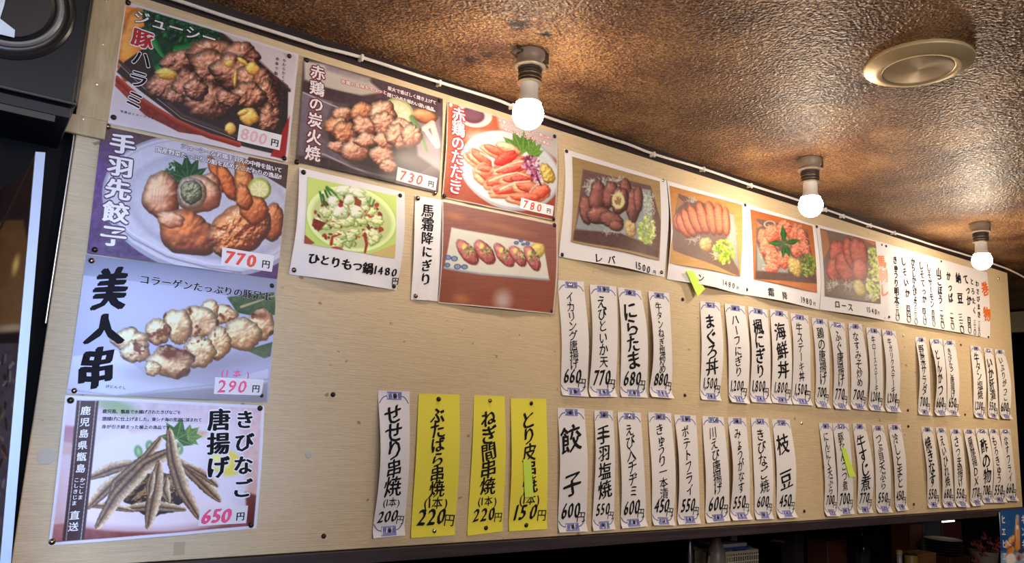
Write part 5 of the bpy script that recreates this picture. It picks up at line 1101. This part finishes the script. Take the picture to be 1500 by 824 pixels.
FREE = [((487.5, 577.5), 'alone on the bare board left of the chicken neck strip', 0), ((474, 784.5), 'alone at the bottom of the board right of the fish poster', 0), ((999.5, 438.3), 'alone right of the beef tongue with leek strip, level with its top', 0), ((1002.7, 578.4), 'alone right of the beef tongue with leek strip, level with its bottom', 0), ((1177.5, 748), 'alone right of the edamame strip, level with its bottom', 0), ((1173.6, 619.6), 'alone right of the edamame strip, level with its top', 2), ((1329.8, 624), 'alone right of the cold tomato strip, level with its top', 0), ((1338, 738), 'alone right of the cold tomato strip, level with its bottom', 0), ((1329.3, 600.4), 'alone left of the vegetable salad strip bottom', 0), ((1407, 504.8), 'alone right of the fried silver fish strip, level with its top', 0), ((1413, 606.8), 'alone right of the fried silver fish strip, level with its bottom', 0), ((1323, 491), 'pale, alone on the board left of the vegetable salad strip', 3)]
def tack(X, Z, y, mi, label, k):
    o = bpy.data.objects.new('thumbtack', TM[mi]); COL.objects.link(o); o.location = (X, y, Z); r = random.Random(k)
    o.rotation_euler = (r.uniform(-.18, .18), 0, r.uniform(-.18, .18)); s = r.uniform(1.0, 1.18); o.scale = (s, s, s)
    tag(o, label, 'thumbtack', 'thumbtacks on the menu board')
k = 0
NM = ['dark', 'bronze', 'shiny silver', 'pearl white']
for (px_, lab, mi) in LOOSE:
    P = at(*px_, BY); k += 1; tack(P[0], P[2], BY - .0035, mi, f'{NM[mi]} thumbtack {lab}', k)
for (px_, lab, mi) in FREE:
    P = at(*px_, BY); k += 1; tack(P[0], P[2], BY - .0012, mi, f'{NM[mi]} thumbtack {lab}' if not lab.startswith('pale') else 'pale thumbtack ' + lab[6:], k)
for (P, lab, q, g) in TACKS:
    k += 1; mi = 0 if q < .75 else (1 if q < .88 else 2); tack(P[0], P[1], BY - g - .0020, mi, lab.replace('dark', NM[mi], 1), k)

# ------------------------------------------------------------------ bulbs on the ceiling
SOCK = pmat('aged_socket_plastic', (0.30, 0.24, 0.19), 0.4); SOCKD = pmat('dark_socket_rubber', (0.06, 0.045, 0.035), 0.5); RINGM = pmat('socket_ring_metal', (0.5, 0.42, 0.3), 0.3, 1.0)
BODY = pmat('bulb_body_plastic', (0.75, 0.72, 0.70), 0.4); GLOBE = pmat('lit_bulb_globe', (1, 1, 1), 0.3, emis=(1.0, 0.84, 0.64), estr=BULB_STRENGTH)
TORN = pmat('scorched_wallpaper', (0.16, 0.09, 0.04), 0.8)
def bulb(X, Y, label, bracket):
    r = empty('ceiling_bulb', (X, Y, CEIL)); C = np.array([X, Y, 0.0])
    b = MB(); b.lathe(C, [(.028, CEIL), (.029, CEIL - .004), (.028, CEIL - .016), (.024, CEIL - .022), (.0255, CEIL - .025), (.030, CEIL - .028), (.030, CEIL - .031), (.023, CEIL - .034)], 'z', 28); b.build('socket_base', SOCK, r, True)
    b = MB()
    pr = [(.021, CEIL - .034)]
    for i in range(4): z = CEIL - .036 - .0065 * i; pr += [(.0232, z), (.0232, z - .003), (.0212, z - .0035), (.0212, z - .0062)]
    b.lathe(C, pr, 'z', 28); b.build('ribbed_collar', SOCKD, r, True)
    for zz in (.047, .056, .062):
        b = MB(); b.lathe(C, [(.0225, CEIL - zz), (.0242, CEIL - zz - .0007), (.0242, CEIL - zz - .0020), (.0225, CEIL - zz - .0027)], 'z', 28); b.build('metal_ring', RINGM, r, True)
    b = MB(); b.lathe(C, [(.0170, CEIL - .062), (.0175, CEIL - .070), (.0180, CEIL - .092), (.0215, CEIL - .101), (.0245, CEIL - .104)], 'z', 32); b.build('bulb_body', BODY, r, True)
    b = MB(); pr = []
    for i in range(15):
        t = math.radians(52 - i * (142 / 14)); pr.append((.0300 * math.cos(t) if i < 14 else .0005, CEIL - .1250 + .0300 * math.sin(t)))
    b.lathe(C, pr, 'z', 36); b.build('glowing_globe', GLOBE, r, True)
    b = MB()      # mounting bracket arms and the torn hole round the base
    if bracket:
        b.box((X - .040, Y - .012, CEIL - .010), (X - .024, Y + .006, CEIL - .006), .001); b.tube([(X - .026, Y - .01, CEIL - .006), (X - .042, Y - .012, CEIL - .010), (X - .044, Y + .004, CEIL - .012), (X - .026, Y + .010, CEIL - .014)], .0018, 6)
        b.tube([(X + .024, Y + .004, CEIL - .004), (X + .036, Y + .0, CEIL - .014), (X + .042, Y - .002, CEIL - .020)], .002, 6)
    b.box((X + .014, Y - .020, CEIL - .022), (X + .030, Y + .012, CEIL - .002), .001)
    b.build('mounting_bracket', SOCKD, r)
    tag(r, label, 'light bulb', 'bare bulbs along the ceiling')
bulb(.8165, 1.137, 'lit bare bulb in a ceiling socket above the seared chicken poster', True)
bulb(1.7245, 1.137, 'lit bare bulb above the marbled meat sheet, middle of the three', False)
bulb(2.6570, 1.134, 'lit bare bulb above the roll price sheet, farthest of the three', False)

# round gold ceiling plate
GOLD = pmat('satin_gold', (0.74, 0.58, 0.32), 0.42, 0.5)
m = GOLD; v = coords(m, (1, 1, 1)); GOLD2 = pmat('brushed_gold_disc', (0.60, 0.48, 0.31), 0.36, 0.6)
bsdf(GOLD2).inputs['Anisotropic'].default_value = 0.8
tn = N(GOLD2, 'ShaderNodeTangent', direction_type='RADIAL', axis='Z'); L(GOLD2, tn.outputs[0], bsdf(GOLD2).inputs['Tangent'])
DX, DY = 1.395, 0.687
r = empty('ceiling_plate', (DX, DY, CEIL)); C = (DX, DY, 0)
b = MB(); b.lathe(C, [(.092, CEIL - .000), (.0945, CEIL - .004), (.0940, CEIL - .008), (.0905, CEIL - .0105), (.074, CEIL - .0165), (.070, CEIL - .0180), (.063, CEIL - .0180), (.0610, CEIL - .0165), (.0604, CEIL - .0150)], 'z', 72); b.build('outer_ring', GOLD, r, True)
b = MB(); b.lathe((0, 0, 0), [(.0600, -.0150), (.0598, -.0166), (.0570, -.0170), (.0004, -.0170)], 'z', 72)
o = b.build('centre_disc', GOLD2, None, True); o.parent = r
tag(r, 'round satin gold speaker-like plate on the ceiling', 'ceiling plate')

# white cable along the dark rail
CABLE = pmat('white_cable_sheath', (0.72, 0.68, 0.66), 0.35)
cp = [(258.7, 0), (330, 24), (390, 43), (450, 62), (471.6, 69), (530, 84), (620, 113), (720, 143.5), (751, 155), (800, 171), (885, 200), (920, 211), (957.7, 225.5), (1030.5, 247.3), (1100, 271), (1160, 290), (1209, 306.5), (1247, 320), (1274.7, 329.5), (1300, 337.5), (1340, 350), (1370, 359.7)]
pts = [at(-20 + 0 * i, -92, 1.338) if False else None for i in range(0)]
pts = [at(190, -22, 1.340)] + [at(x, y, 1.3395 + .0015 * math.sin(i * 1.7)) for i, (x, y) in enumerate(cp)]
pts += [at(1425, 376.2, 1.338), at(1463, 389, 1.335), at(1478.5, 395, 1.33), at(1500, 406, 1.325), at(1530, 426, 1.32), np.array([4.35, 1.31, 2.165]), np.array([4.603, 1.31, 2.20])]
def smooth(P, n=4):
    out = []
    for i in range(len(P) - 1):
        p0, p1, p2, p3 = P[max(i - 1, 0)], P[i], P[i + 1], P[min(i + 2, len(P) - 1)]
        for k in range(n):
            t = k / n; out.append(.5 * ((2 * p1) + (-p0 + p2) * t + (2 * p0 - 5 * p1 + 4 * p2 - p3) * t * t + (-p0 + 3 * p1 - 3 * p2 + p3) * t ** 3))
    out.append(P[-1]); return out
r = empty('power_cable', (1.7, 1.34, 2.22)); b = MB(); b.tube(smooth(pts), .0034, 8); b.build('cable', CABLE, r, True)
for (x, y) in [(530, 84), (644, 121), (751, 155), (957.7, 225.5), (1030.5, 247.3), (1100, 271), (1181, 297), (1209, 306.5), (1235, 316), (1274.7, 329.5), (1310, 340.5)]:
    P = at(x, y, 1.339); b = MB(); b.box(P + (-.003, -.0045, -.0055), P + (.003, .0125, .0055), .001); b.lathe(P + (0, -.0035, -.0075), [(.0006, -.002), (.002, -.0015), (.002, .002)], 'y', 8); b.build('cable_clip', CABLE, r)
tag(r, 'white power cable clipped along the dark rail above the board', 'cable')

# ------------------------------------------------------------------ loudspeaker, top left
SPK = pmat('black_speaker_cabinet', (0.004, 0.0045, 0.008), 0.4, spec=0.3); CONE = pmat('speaker_cone', (0.012, 0.010, 0.012), 0.5); SRING = pmat('speaker_ring', (0.22, 0.215, 0.21), 0.4, 0.2); SURR = pmat('speaker_surround', (0.02, 0.016, 0.016), 0.34)
r = empty('loudspeaker', (-.08, 1.26, 1.945)); b = MB(); b.box((-.22, 1.21, 1.950), (.083, 1.345, 2.235), .006); b.build('cabinet', SPK, r)
b = MB(); b.box((.0795, 1.2035, 1.957), (.0835, 1.2095, 2.235), .001); b.box((-.22, 1.2035, 1.952), (.083, 1.2095, 1.957), .001); b.build('front_trim', SURR, r)
wc = np.array([-.0165, 1.21, 2.078])
b = MB(); b.lathe(wc, [(.083, .000), (.083, -.004), (.079, -.008), (.076, -.007), (.073, -.004), (.070, -.006), (.068, -.006)], 'y', 64); b.build('woofer_surround', SURR, r, True)
b = MB(); b.lathe(wc, [(.0675, -.002), (.0675, -.010), (.0650, -.0125), (.0620, -.0125), (.0605, -.009), (.0600, -.002)], 'y', 64); b.build('woofer_ring', SRING, r, True)
b = MB(); b.lathe(wc, [(.0600, -.005), (.056, -.009), (.051, -.005), (.040, .004), (.020, .014), (.0004, .016)][::-1], 'y', 64); b.build('woofer_cone', CONE, r, True)
b = MB(); b.lathe(wc, [(.0004, -.004), (.010, -.003), (.018, .002), (.022, .010), (.022, .014)], 'y', 40); b.build('dust_cap', SURR, r, True)
b = MB(); b.lathe(np.array([-.02, 1.21, 1.972]), [(.0004, -.003), (.003, -.0025), (.0035, .0)], 'y', 10); b.build('cabinet_bolt', SURR, r, True)
tag(r, 'black loudspeaker with a round woofer in the top left corner', 'loudspeaker')
GLARE = pmat('pale_blue_glare', (0.72, 0.82, 0.95), 0.5)  # pale sheets added in place of the glare on the loudspeaker
for pts_, nm, lb in (([(-14, -14), (10, -12), (6, 8), (0, 27), (-16, 30)], 'glare_patch', 'white sheet standing in for glare on the loudspeaker at the top left frame corner'), ([(-14, 22), (0, 27), (22, 44), (21, 55), (0, 50), (-14, 48)], 'glare_patch', 'pale blue sheet standing in for a reflection on the loudspeaker woofer')):
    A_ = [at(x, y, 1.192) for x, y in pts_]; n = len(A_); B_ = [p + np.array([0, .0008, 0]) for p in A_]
    o = link_mesh(nm, A_ + B_, [tuple(range(n)), tuple(range(n, 2 * n))[::-1]] + [(i, (i + 1) % n, n + (i + 1) % n, n + i) for i in range(n)], GLARE); tag(o, lb, 'glare patch')
r = empty('speaker_shelf', (-.1, 1.28, 1.93)); b = MB(); b.box((-.5, 1.206, 1.932), (.078, 1.37, 1.9475), .001); b.build('shelf_board', SPK, r); b = MB(); b.box((-.5, 1.203, 1.922), (.060, 1.208, 1.931)); b.build('shelf_edging', grain_wood('brown_edging', (.03, .02, .014), (.05, .035, .025), .5), r)
b = MB(); b.box((-.16, 1.17, 1.86), (-.14, 1.372, 1.926)); b.build('bracket', DARKWOOD, r); tag(r, 'dark wall shelf carrying the loudspeaker', 'shelf')
# dark curtain board under the shelf
b = MB(); b.box((-.8, 1.36, 1.0), (.05, 1.374, 1.92)); o = b.build('dark_wall_panel', BLACKWALL); tag(o, kind='structure'); o.name = 'trim_4'

# ------------------------------------------------------------------ glass door at the left edge
EDGE = pmat('pale_door_edge', (0.26, 0.27, 0.33), 0.4); GLS = pmat('bronze_glass', (0.16, 0.10, 0.06), 0.08, spec=0.6, coat=0.5)
T0 = at(52, 222, .80); T1 = at(66.5, 223, .80); B0 = at(0, 824, .80); B1 = at(16, 824, .80)
z0 = 1.30; 
def down(T, B): t = (z0 - T[2]) / (B[2] - T[2]); return T + (B - T) * t
B0, B1 = down(T0, B0), down(T1, B1)
r = empty('glass_door', tuple((B0 + B1) / 2)); D = np.array([-.012, .42, 0])
b = MB(); th = np.array([0, .010, 0]); b.add([B0, B1, T1, T0, B0 + th, B1 + th, T1 + th, T0 + th], [(0, 1, 2, 3), (7, 6, 5, 4), (0, 4, 5, 1), (1, 5, 6, 2), (2, 6, 7, 3), (3, 7, 4, 0)]); b.build('door_edge', EDGE, r)
e = np.array([.0025, 0, 0])
b = MB(); q0, q1 = B0 + e + th, T0 + e + th; w_ = np.array([.003, 0, 0]); b.obox(q0, w_, D, q1 - q0); b.build('glass_pane', GLS, r)
b = MB(); b.tube([T0 + e + th, T0 + e + D], .0022, 8); b.build('top_bead', pmat('brass_bead', (.55, .40, .2), .3, 1.0), r)
# warm lamp reflection in the pane, painted as a tan shape with a glint; a notice below
def door_pt(px_, py_):     # on the left face of the pane
    d = ray(px_, py_); n_ = np.cross(D, T0 - B0); P0 = B0 + e + th - np.array([.0006, 0, 0]); t = ((P0 - CAM) @ n_) / (d @ n_); return CAM + d * t
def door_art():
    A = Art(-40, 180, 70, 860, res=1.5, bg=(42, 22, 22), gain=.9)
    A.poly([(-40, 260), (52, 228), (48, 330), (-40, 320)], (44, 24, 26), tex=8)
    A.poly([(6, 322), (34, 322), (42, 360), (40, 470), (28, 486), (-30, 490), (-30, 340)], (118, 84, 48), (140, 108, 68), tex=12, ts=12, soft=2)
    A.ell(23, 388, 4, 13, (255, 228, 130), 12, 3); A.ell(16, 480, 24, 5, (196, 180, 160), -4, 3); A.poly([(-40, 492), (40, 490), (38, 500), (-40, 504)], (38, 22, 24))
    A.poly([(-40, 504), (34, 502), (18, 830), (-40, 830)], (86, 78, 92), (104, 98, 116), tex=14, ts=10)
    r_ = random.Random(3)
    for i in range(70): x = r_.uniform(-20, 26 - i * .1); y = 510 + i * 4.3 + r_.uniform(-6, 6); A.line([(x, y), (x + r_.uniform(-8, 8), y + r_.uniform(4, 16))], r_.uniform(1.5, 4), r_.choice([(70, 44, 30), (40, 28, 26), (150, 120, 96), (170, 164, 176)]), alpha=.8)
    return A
DA = door_art(); nu, nv = 40, 200; V = []; 
c4 = [door_pt(51, 240), door_pt(-30, 300), door_pt(-30, 835), door_pt(1, 824)]
for j in range(nv + 1):
    for i in range(nu + 1):
        u, w = i / nu, j / nv; V.append((1 - w) * ((1 - u) * c4[0] + u * c4[1]) + w * ((1 - u) * c4[3] + u * c4[2]))
V = np.array(V); X_, Y_ = photo_pos(V); F = [(j * (nu + 1) + i, j * (nu + 1) + i + 1, (j + 1) * (nu + 1) + i + 1, (j + 1) * (nu + 1) + i) for j in range(nv) for i in range(nu)]
link_mesh('reflection_panel', V, F, PRINT_GLOSS, r, colors=DA.sample(X_, Y_))
tag(r, 'glass door with pale bluish edge at the left frame edge', 'door')

# ------------------------------------------------------------------ kitchen side below the board
struct('floor_counter', [((.1, 1.62, .86), (5.0, 2.6, .92))], DARKWOOD).name = 'trim_5'
b = MB(); b.box((2.80, 1.95, .92), (2.86, 2.01, CEIL)); o = b.build('post', RAIL); tag(o, kind='structure'); o.name = 'trim_6'
YK = 1.9; ZC = .92
def K(px_, py_, Y=YK): return at(px_, py_, Y)
JUG = pmat('grey_enamel', (.30, .25, .22), .35); CHR = CHROME; BASK = pmat('cream_basket_plastic', (.75, .66, .48), .5); BLUE = pmat('blue_binder', (.06, .12, .45), .4); PAL = pmat('magazine_paper', (.70, .74, .85), .5); PAL2 = pmat('printed_magazine_cover', (.16, .09, .08), .4)
# jug
P = K(1049, 800); b = MB(); top = K(1049, 786)[2]
r = empty('enamel_jug', (P[0], YK, ZC)); b.lathe((P[0], YK, 0), [(.030, ZC), (.034, ZC + .01), (.036, top - .08), (.030, top - .04), (.017, top - .015), (.020, top), (.017, top + .001)], 'z', 28); b.build('body', JUG, r, True)
b = MB(); b.tube(smooth([np.array(q) for q in [(P[0] - .03, YK - .01, top - .05), (P[0] - .05, YK - .012, top - .06), (P[0] - .055, YK - .012, top - .12), (P[0] - .034, YK - .01, top - .15)]]), .005, 8); b.build('handle', JUG, r, True)
tag(r, 'grey jug below the board, left of the cream basket', 'jug')
# chrome shaker
P = K(1026, 790); tp = K(1023, 788)[2]; r = empty('metal_shaker', (P[0], YK, ZC)); b = MB(); b.lathe((P[0], YK + .05, 0), [(.016, ZC), (.017, tp - .06), (.012, tp - .03), (.008, tp)], 'z', 24); b.build('body', CHR, r, True); b = MB(); b.lathe((P[0], YK + .05, 0), [(.009, tp), (.008, tp + .012), (.003, tp + .016)], 'z', 20); b.build('cap', SPK, r, True); tag(r, 'shiny metal shaker beside the grey jug', 'shaker')
# basket with lattice
x0, x1 = K(1056, 806)[0], K(1112, 806)[0]; zt_ = K(1085, 806)[2]; zb = ZC + .03
r = empty('plastic_basket', ((x0 + x1) / 2, YK, ZC))
b = MB(); b.box((x0, YK, zt_ - .010), (x1, YK + .006, zt_), .001); b.box((x0, YK + .16, zt_ - .010), (x1, YK + .166, zt_), .001); b.box((x0, YK, zt_ - .010), (x0 + .006, YK + .166, zt_), .001); b.box((x1 - .006, YK, zt_ - .010), (x1, YK + .166, zt_), .001); b.build('rim', BASK, r)
b = MB(); b.box((x0 + .004, YK + .002, ZC), (x1 - .004, YK + .164, ZC + .006)); b.build('bottom', BASK, r)
for k in range(17):
    x = x0 + .004 + (x1 - x0 - .012) * k / 16; b = MB(); b.box((x, YK + .001, ZC + .004), (x + .004, YK + .004, zt_ - .009)); b.build('slat', BASK, r)
for k in range(6):
    z = zt_ - .020 - .020 * k; b = MB(); b.box((x0 + .002, YK + .0005, z), (x1 - .002, YK + .0035, z + .004)); b.build('crossbar', BASK, r)
b = MB(); b.box((x0 + .003, YK + .12, ZC + .004), (x1 - .003, YK + .124, zt_ - .009)); b.build('back_wall', BASK, r)
tag(r, 'cream lattice basket full of magazines under the board', 'basket')
def slab(name, p0, p1, Y0, Y1, h, mat, label, cat, rot=0.0, z=None):
    A_, B_ = K(*p0, Y0), K(*p1, Y0); z = A_[2] if z is None else z; b = MB(); b.box((0, 0, 0), (B_[0] - A_[0], Y1 - Y0, h), .001); o = b.build(name, mat); o.location = (A_[0], Y0, z); o.rotation_euler = (0, rot, 0); tag(o, label, cat); return o
o = slab('binder', (1056, 807), (1101, 805), YK + .012, YK + .15, .009, BLUE, 'blue binder lying on top of the cream basket', 'binder', z=zt_ + .001)
o = slab('magazine', (1058, 800), (1094, 799), YK + .02, YK + .14, .012, PAL, 'pale blue magazine on the blue binder', 'magazine', z=zt_ + .0105)
o = slab('magazine', (1057, 796), (1088, 796), YK + .03, YK + .11, .007, PAL2, 'dark magazine tilted on the pale one', 'magazine', .06, zt_ + .0245)
o = slab('magazine', (1072, 789), (1080, 789), YK + .06, YK + .068, .045, PAL, 'small white leaflet standing behind the magazines', 'magazine', .0, zt_ + .0105)
# ladle / serving boards and bottles, dim
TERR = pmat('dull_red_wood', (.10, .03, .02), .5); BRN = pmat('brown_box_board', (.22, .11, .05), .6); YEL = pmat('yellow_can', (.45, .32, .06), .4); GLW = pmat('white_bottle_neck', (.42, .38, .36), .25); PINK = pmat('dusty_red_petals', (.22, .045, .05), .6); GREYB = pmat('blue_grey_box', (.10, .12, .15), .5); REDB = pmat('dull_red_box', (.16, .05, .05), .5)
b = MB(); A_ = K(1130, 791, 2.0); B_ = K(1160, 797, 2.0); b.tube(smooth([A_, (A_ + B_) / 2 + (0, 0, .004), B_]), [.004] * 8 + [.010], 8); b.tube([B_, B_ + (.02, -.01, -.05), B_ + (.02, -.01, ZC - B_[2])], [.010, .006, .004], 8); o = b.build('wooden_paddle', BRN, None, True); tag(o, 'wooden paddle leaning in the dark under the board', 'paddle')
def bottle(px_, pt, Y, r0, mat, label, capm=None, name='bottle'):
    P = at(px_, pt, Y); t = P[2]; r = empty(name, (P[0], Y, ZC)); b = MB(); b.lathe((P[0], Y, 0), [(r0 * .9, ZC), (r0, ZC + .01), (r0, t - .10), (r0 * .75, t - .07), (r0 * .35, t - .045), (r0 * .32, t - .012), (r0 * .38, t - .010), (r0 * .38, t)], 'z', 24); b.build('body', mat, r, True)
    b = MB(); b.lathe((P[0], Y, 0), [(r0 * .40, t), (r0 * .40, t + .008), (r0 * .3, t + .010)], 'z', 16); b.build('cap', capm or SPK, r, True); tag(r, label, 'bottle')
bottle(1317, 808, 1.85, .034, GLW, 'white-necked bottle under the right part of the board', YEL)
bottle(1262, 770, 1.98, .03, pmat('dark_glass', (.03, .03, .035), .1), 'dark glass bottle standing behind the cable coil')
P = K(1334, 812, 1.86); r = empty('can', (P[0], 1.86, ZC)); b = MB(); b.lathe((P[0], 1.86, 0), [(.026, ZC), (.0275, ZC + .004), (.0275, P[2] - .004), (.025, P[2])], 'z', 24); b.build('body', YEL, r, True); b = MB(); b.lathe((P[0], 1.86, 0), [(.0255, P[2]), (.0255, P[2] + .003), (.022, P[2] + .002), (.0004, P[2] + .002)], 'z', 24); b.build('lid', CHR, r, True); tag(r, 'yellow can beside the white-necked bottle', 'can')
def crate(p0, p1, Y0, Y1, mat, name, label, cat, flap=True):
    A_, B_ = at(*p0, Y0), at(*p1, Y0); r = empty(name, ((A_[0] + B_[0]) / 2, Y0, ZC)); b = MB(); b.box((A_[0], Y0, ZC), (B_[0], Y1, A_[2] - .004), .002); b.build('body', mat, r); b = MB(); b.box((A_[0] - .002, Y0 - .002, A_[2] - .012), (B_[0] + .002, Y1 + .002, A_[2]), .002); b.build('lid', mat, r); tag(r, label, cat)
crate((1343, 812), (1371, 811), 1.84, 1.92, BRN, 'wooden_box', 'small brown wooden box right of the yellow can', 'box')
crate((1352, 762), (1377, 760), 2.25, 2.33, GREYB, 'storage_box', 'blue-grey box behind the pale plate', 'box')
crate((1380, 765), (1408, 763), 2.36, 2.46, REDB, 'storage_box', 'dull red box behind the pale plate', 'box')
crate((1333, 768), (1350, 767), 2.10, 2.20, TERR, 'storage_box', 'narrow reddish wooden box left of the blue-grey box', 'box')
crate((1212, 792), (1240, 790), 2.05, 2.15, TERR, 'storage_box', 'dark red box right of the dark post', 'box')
# stack of plates, top one pale
P = K(1381, 789, 1.98); r0 = .085
for i in range(6):
    z = P[2] - .010 - .012 * i; b = MB(); b.lathe((P[0], 1.98, 0), [(r0 * .5, z), (r0 * .55, z + .002), (r0, z + .011), (r0, z + .013), (r0 * .55, z + .005), (.0005, z + .005)], 'z', 36)
    o = b.build('plate', pmat('plate_glaze', (.5, .46, .45) if i == 0 else (.08, .05, .05), .2), None, True); tag(o, ['pale plate on top of the plate stack', 'dark plate second from the top of the stack', 'dark plate third from the top of the stack', 'dark plate fourth from the top of the stack', 'dark plate fifth from the top of the stack', 'lowest dark plate of the stack'][i], 'plate', 'stacked plates under the board')
b = MB(); b.box((P[0] - .10, 1.90, ZC), (P[0] + .10, 2.07, P[2] - .072), .004); o = b.build('wooden_stand', TERR); tag(o, 'dark reddish stand under the plate stack', 'stand')
# coil of cord
b = MB(); c0 = K(1289, 790, 1.82)
for q in range(5):
    b.tube([c0 + (.030 * math.cos(t) * (1 - .06 * q), .01 * q, .055 * math.sin(t) * (1 - .05 * q)) for t in np.linspace(0, 2 * math.pi, 25)], .0045, 6)
b.tube([c0 + (0, .02, .055), (c0[0], c0[1] + .02, 1.50), (c0[0], 1.46, 1.50)], .0045, 6)
o = b.build('cord_coil', SPK, None, True); tag(o, 'black coil of cord hanging under the board', 'cord')
# dusty red dried flowers in a pot
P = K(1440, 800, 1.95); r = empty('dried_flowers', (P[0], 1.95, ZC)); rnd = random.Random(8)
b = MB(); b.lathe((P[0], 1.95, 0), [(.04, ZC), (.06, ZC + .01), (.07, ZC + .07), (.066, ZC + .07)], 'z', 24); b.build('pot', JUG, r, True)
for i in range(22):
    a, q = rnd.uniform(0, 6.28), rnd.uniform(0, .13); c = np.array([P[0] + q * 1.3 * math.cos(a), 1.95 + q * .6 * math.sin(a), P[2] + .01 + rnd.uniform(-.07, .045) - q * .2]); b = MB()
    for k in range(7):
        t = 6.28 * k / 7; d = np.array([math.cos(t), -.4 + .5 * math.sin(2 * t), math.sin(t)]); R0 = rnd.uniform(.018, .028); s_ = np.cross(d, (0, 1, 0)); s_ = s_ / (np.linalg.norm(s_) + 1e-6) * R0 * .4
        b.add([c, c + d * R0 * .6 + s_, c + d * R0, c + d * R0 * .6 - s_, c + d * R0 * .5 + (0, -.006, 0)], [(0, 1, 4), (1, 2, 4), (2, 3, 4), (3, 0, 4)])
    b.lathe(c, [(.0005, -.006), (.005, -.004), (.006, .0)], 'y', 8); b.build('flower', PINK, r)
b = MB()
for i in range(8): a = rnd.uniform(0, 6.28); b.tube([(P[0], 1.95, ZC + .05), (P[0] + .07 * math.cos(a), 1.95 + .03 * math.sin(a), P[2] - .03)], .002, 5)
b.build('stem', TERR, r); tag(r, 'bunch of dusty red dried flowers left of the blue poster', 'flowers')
# far bright slit: a fluorescent tube in the kitchen beyond
P = at(1389, 763, 2.0); r = empty('kitchen_tube_light', (P[0], 2.7, P[2])); b = MB(); b.tube([P - (.06, 0, .0), P + (.06, 0, 0)], .0035, 12); b.build('tube', pmat('lit_tube', (1, 1, 1), .3, emis=(1, .95, .88), estr=2.5), r, True); b = MB(); b.box(P + (-.08, -.01, .008), P + (.08, .03, .03), .002); b.box(P + (-.03, .0, .03), (P[0] - .02, P[1] + .01, CEIL)); b.build('housing', GREYB, r); tag(r, 'short lit tube far inside the kitchen', 'lamp')

# ------------------------------------------------------------------ blue drink poster, bottom right
def art_beer():
    T = (1250, 740, 6.0); A = Art(1455, 735, 1560, 1000, T=T, res=1.8, bg=(28, 70, 132))
    A.poly([(1285, 40), (1900, 20), (1900, 300), (1285, 260)], (30, 74, 136), (40, 92, 156), tex=6)
    A.poly([(1290, 420), (1900, 400), (1900, 1500), (1290, 1500)], (150, 176, 200), (60, 100, 150), soft=30)
    A.line([(1442, 92), (1442, 150)], 26, (176, 160, 150), soft=2); A.line([(1442, 150), (1440, 210)], 24, (206, 120, 70), 44, soft=2); A.line([(1440, 210), (1442, 380)], 46, (208, 132, 66), soft=2, shade=20); A.line([(1432, 120), (1432, 370)], 5, (240, 200, 160)); A.ell(1441, 190, 13, 20, (226, 220, 226))
    A.line([(1385, 380), (1375, 450)], 60, (196, 128, 64), soft=2, shade=16)
    A.blob(1385, 320, 30, 60, (150, 84, 50), (236, 180, 130), 20, 300, .2, .4, .2); A.blob(1410, 290, 20, 40, (150, 84, 50), (236, 180, 130), 0, 301, .2, .3, .2); A.blob(1355, 350, 26, 34, (160, 90, 56), (232, 176, 130), 0, 302, .2, .3, .2)
    A.ell(1385, 470, 44, 50, (226, 224, 226)); A.ell(1455, 440, 32, 40, (150, 150, 160)); A.ell(1455, 462, 16, 24, (150, 60, 60)); A.ell(1475, 400, 30, 20, (60, 60, 70)); A.line([(1345, 310), (1380, 350)], 12, (210, 210, 220))
    return A
PC = [(1465, 747.5), (1545, 740), (1560, 960), (1468, 980)]
p = Paper(PC, gap=0, fn=None); p.c = np.array([at(x, y, 1.322)[[0, 2]] for x, y in PC])
class Flat(Paper): pass
AB = art_beer(); nu, nv = 60, 150; V = []
for j in range(nv + 1):
    for i in range(nu + 1): V.append(p.uv2w([i / nu], [j / nv])[0])
V = np.array(V); V3 = np.stack([V[:, 0], np.full(len(V), 1.322), V[:, 1]], 1); X_, Y_ = photo_pos(V3)
r = empty('drinks_poster', (float(V3[:, 0].mean()), 1.324, float(V3[:, 2].min())))
link_mesh('printed_sheet', V3, [(j * (nu + 1) + i, (j + 1) * (nu + 1) + i, (j + 1) * (nu + 1) + i + 1, j * (nu + 1) + i + 1) for j in range(nv) for i in range(nu)], PRINT_GLOSS, r, colors=AB.sample(X_, Y_))
b = MB(); b.box((p.c[0][0], 1.3235, float(V3[:, 2].min())), (p.c[1][0], 1.3265, float(p.c[1][1]) - .012)); b.build('backing_card', PAPER, r)
class PF:
    def front(s, XZ): return np.full(len(np.asarray(XZ).reshape(-1, 2)), 1.322)
Lt = Lettering(PF())
def pz(x, y): return at(1250 + x / 6, 740 + y / 6, 1.322)[[0, 2]]
Lt.run('ヒエヒエ', pz(1315, 70), pz(1330, 500), .032, INK_WHITE, nib=BOLDER, vertical=True); Lt.run('キンキン', pz(1492, 68), pz(1500, 505), .036, INK_WHITE, nib=BOLDER, vertical=True); Lt.build('lettering', r)
tag(r, 'blue beer poster lettered ヒエヒエ in the bottom right corner', 'poster')

bpy.context.view_layer.update()
